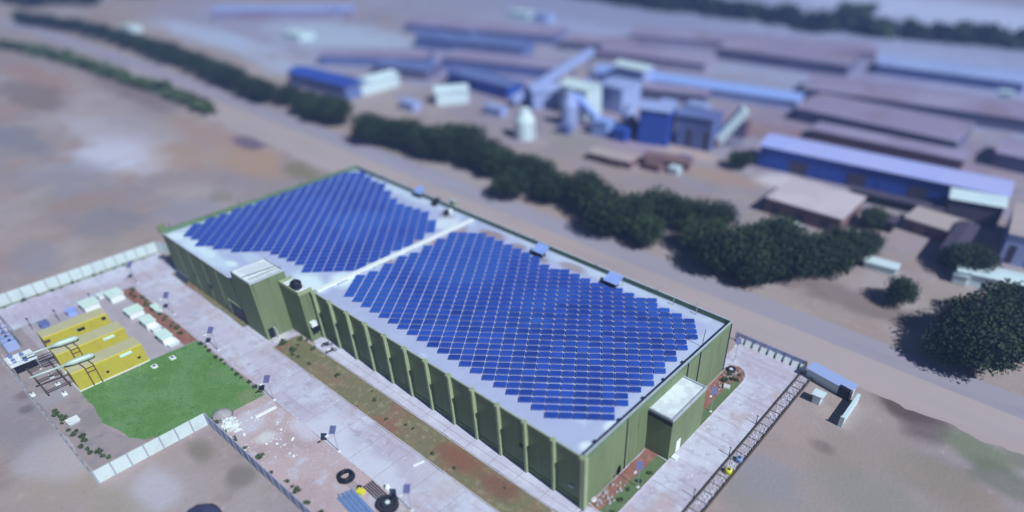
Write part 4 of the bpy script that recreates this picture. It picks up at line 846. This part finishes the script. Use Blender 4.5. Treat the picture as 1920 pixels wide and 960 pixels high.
# stockpiles: long dark berms
def berm(pa, pb, wd, ht, label, m_='far_dark'):
    a = at(*pa); b = at(*pb); d = b-a; L = d.length; X = Matrix.Translation((a.x,a.y,0)) @ Matrix.Rotation(math.atan2(d.y,d.x),4,'Z'); rnd = random.Random(int(L)); n = 14
    q = MB(); rows = []
    for i in range(n+1):
        s_ = i/n; k = math.sin(math.pi*min(1,max(0,s_*4)) /2) if s_ < .25 else (math.sin(math.pi*(1-s_)*4/2) if s_ > .75 else 1); k = max(k,.15); j_ = rnd.uniform(.8,1.15)
        rows.append([X @ Vector((L*s_, y*wd*k, z*ht*k*j_)) for y, z in ((-.5,0),(-.28,.7),(0,1),(.28,.7),(.5,0))])
    for r0, r1 in zip(rows[:-1], rows[1:]):
        for k in range(4): q.face([r0[k],r1[k],r1[k+1],r0[k+1]])
    tag(q.build('stockpile_berm',m_,smooth=True),label,'stockpile')
shed((1490,226),(1785,292),24,4.5,'vast low mauve hall with dark front just above the long blue shed','far_wall','mauve_roof','factory_hall','hall',1.2)
shed((1500,187),(1925,251),26,4.5,'longest mauve hall crossing the right side plain with a dark front','far_wall','mauve_roof','factory_hall','hall',1.2)
shed((1345,111),(1585,146),26,5,'mauve hall with dark front farther up the right side plain','far_wall','mauve_roof','factory_hall','hall',1.2)
shed((1180,82),(1640,116),22,4,'faint long mauve hall nearest the far tree belt','mauve_roof','mauve_roof','factory_hall','hall',1.2)
shed((1858,312),(1990,342),18,4.5,'short mauve hall cut by the right picture edge','far_wall','mauve_roof','factory_hall','hall',1.2)
shed((1120,112),(1320,138),20,4,'mauve hall on the plain behind the conveyor shed','mauve_roof','mauve_roof','factory_hall','hall',1.2)
shed((760,60),(1040,84),22,4,'pale mauve hall at the top centre of the plain','bluegrey','mauve_roof','factory_hall','hall',1.2)
shed((400,38),(660,34),22,4,'pale mauve hall at the top left beyond the far trees','mauve_roof','palebluegrey','factory_hall','hall',1.2)
shed((600,122),(800,128),16,4,'lavender hall behind the deep blue left shed','bluegrey','mauve_roof','factory_hall','hall',1.2)
shed((1640,138),(1915,176),22,4,'lavender hall on the right plain below the far tree belt','bluegrey','palebluegrey','factory_hall','hall',1.0)
shed((1050,92),(1180,104),18,4,'small mauve hall right of the long inclined conveyor','far_wall','mauve_roof','factory_hall','hall',1.0)
shed((830,128),(1040,150),16,4.5,'mauve hall directly behind the blue grey plant shed','bluegrey','mauve_roof','factory_hall','hall',1.0)
shed((700,140),(800,152),12,4,'small slate hall between the chalky shed and the blue grey one','far_wall','bluegrey','factory_hall','hall',1.0)
shed((1180,182),(1320,200),9,4,'low mauve hall between conveyor shed and process buildings','far_wall','mauve_roof','factory_hall','hall',1.0)
shed((1520,262),(1800,322),9,3.5,'narrow rusty hall squeezed behind the long blue shed roof','far_brown','mauve_roof','factory_hall','hall',1.0)
def flat_roofed(px0, py0, px1, py1, depth, h_, label, wall, roofm):
    a = at(px0,py0); b = at(px1,py1); d = b-a; L = d.length; X = Matrix.Translation((a.x,a.y,0)) @ Matrix.Rotation(math.atan2(d.y,d.x),4,'Z')
    t = thing('flat_roofed_building',(a.x,a.y,0),label,'building')
    MB().box(0,L,0,depth,0,h_,m=X).build('wall',wall,t); MB().box(-.3,L+.3,-.3,depth+.3,h_+.002,h_+.3,m=X).build('roof',roofm,t)
    for k in range(3): MB().box(L*(k+.25)/3,L*(k+.6)/3,-.06,-.003,.2,h_*.65,m=X).build('door','far_dark',t)
flat_roofed(1432,398,1570,440,17,4,'flat roofed building with pale pink roof below the long blue shed','far_brown','pink_roof')
flat_roofed(1870,490,1990,520,20,7,'pale lavender block cut by the right edge above the big trees','palebluegrey','shoulder')
flat_roofed(1690,430,1790,462,9,3,'low tan roofed hut between the pale pink roof and right edge','far_brown','shoulder')
# plant yard clutter seen as dark and pale blots
for (px, py, w_, d_, h_, m_, lb) in ((1200,248,8,5,3,'far_dark','dark machine block in front of the plant buildings'),(1155,310,5,3,2.2,'far_brown','brown low stack of material behind the roadside trees, left'),(1225,318,5,3,2.2,'far_brown','brown low stack of material behind the roadside trees, right'),
     (1282,308,4,3,2.4,'bluegrey','blue grey container behind the roadside trees'),(1475,432,5,3,2,'far_white','pale crate stack between trees and the pale plot'),(1265,325,3,2.4,2,'far_white','chalky small cabin behind the roadside trees'),(1650,505,7,3,1.8,'far_white','pale flat trailer in the lane by the right trees'),
     (1798,528,3,3,2.4,'far_white','round pale blot cabin near the right edge'),(1335,275,4,3,3,'far_brown','rust brown hopper under the white conveyor'),(1250,215,5,4,5,'palebluegrey','pale frame block behind the process buildings'),(1880,190,5,4,4,'far_white','lone pale hut in the far right field'),
     (1130,252,6,5,5,'bluesheet','pale blue block beside the tall silo'),(1165,262,5,4,4,'deepblue','deep blue block in front of the process buildings'),(1222,262,4,4,6,'bluesheet','bright blue tower block between the process buildings'),(1305,232,7,5,7,'palebluegrey','pale block behind the blue process building'),
     (930,215,8,4,3,'palebluegrey','pale lavender block left of the bright chalky silo'),(770,205,7,4,3,'palebluegrey','pale block behind the first dense roadside trees'),(700,110,12,8,3,'far_white','chalky block on the plain above the left sheds'),(560,72,14,9,3,'far_white','largest chalky block far off at the upper left'),
     (640,30,10,12,5,'palebluegrey','pale tall block near the top edge left of centre'),(980,35,14,8,4,'far_white','chalky block near the top edge right of centre'),(250,60,8,6,3,'far_white','pale block beyond the far left row of trees'),(1020,40,10,8,4,'palebluegrey','pale blue block next to the chalky one at the top'),
     (870,70,14,6,4,'bluegrey','blue grey block on the plain at the top centre'),(1060,250,4,3,3,'bluegrey','blue grey tank block below the tall pale silo'),(1390,255,4,4,5,'far_brown','rust brown tower by the top of the white conveyor')):
    c = at(px,py); t = thing('yard_block',(c.x,c.y,0),lb,'yard block'); MB().box(c.x-w_/2,c.x+w_/2,c.y-d_/2,c.y+d_/2,0,h_*.85,rot=.12).build('body',m_,t,bevel=.15)
    MB().box(c.x-w_/2-.2,c.x+w_/2+.2,c.y-d_/2-.2,c.y+d_/2+.2,h_*.852,h_,rot=.12).build('top',m_,t)
# blue tarpaulin heap near the bottom edge
c = at(380,978); TH = thing('tarpaulin_heap',(c.x,c.y,0),'dark blue tarpaulin covered heap blurred at the bottom edge','tarpaulin')
q = MB(); n = 18; prof = [(2.6,0),(2.4,.8),(1.9,1.5),(1.1,1.95),(.001,2.1)]; q.lathe((c.x,c.y,0),prof,n); rnd = random.Random(3); q.v = [(x+rnd.uniform(-.15,.15),y+rnd.uniform(-.15,.15),z) for x,y,z in q.v]
q.build('tarpaulin','tarp',TH,smooth=True)
for k in range(4): MB().rock((c.x+2.7*math.cos(k*1.6),c.y+2.7*math.sin(k*1.6),.15),.3,.7).build('weight_stone','stone',TH)
clear_local()

# ---------------------------------------------------------------- haze
hz = MB().box(-1500,1200,-900,2200,-1.2,HC+3).build('haze','white'); hz.data.materials.clear(); tag(hz, kind='stuff', label='thin blue haze over the plain', cat='haze')
hm = bpy.data.materials.new('haze_air'); hm.use_nodes = True; nt = hm.node_tree
for n_ in list(nt.nodes): nt.nodes.remove(n_)
ou = nt.nodes.new('ShaderNodeOutputMaterial'); pv = nt.nodes.new('ShaderNodeVolumePrincipled'); nt.links.new(pv.outputs[0], ou.inputs['Volume'])
pv.inputs['Color'].default_value = (.34,.50,1.0,1); pv.inputs['Density'].default_value = .0007; pv.inputs['Anisotropy'].default_value = .1
hz.data.materials.append(hm); hz.display_type = 'WIRE'
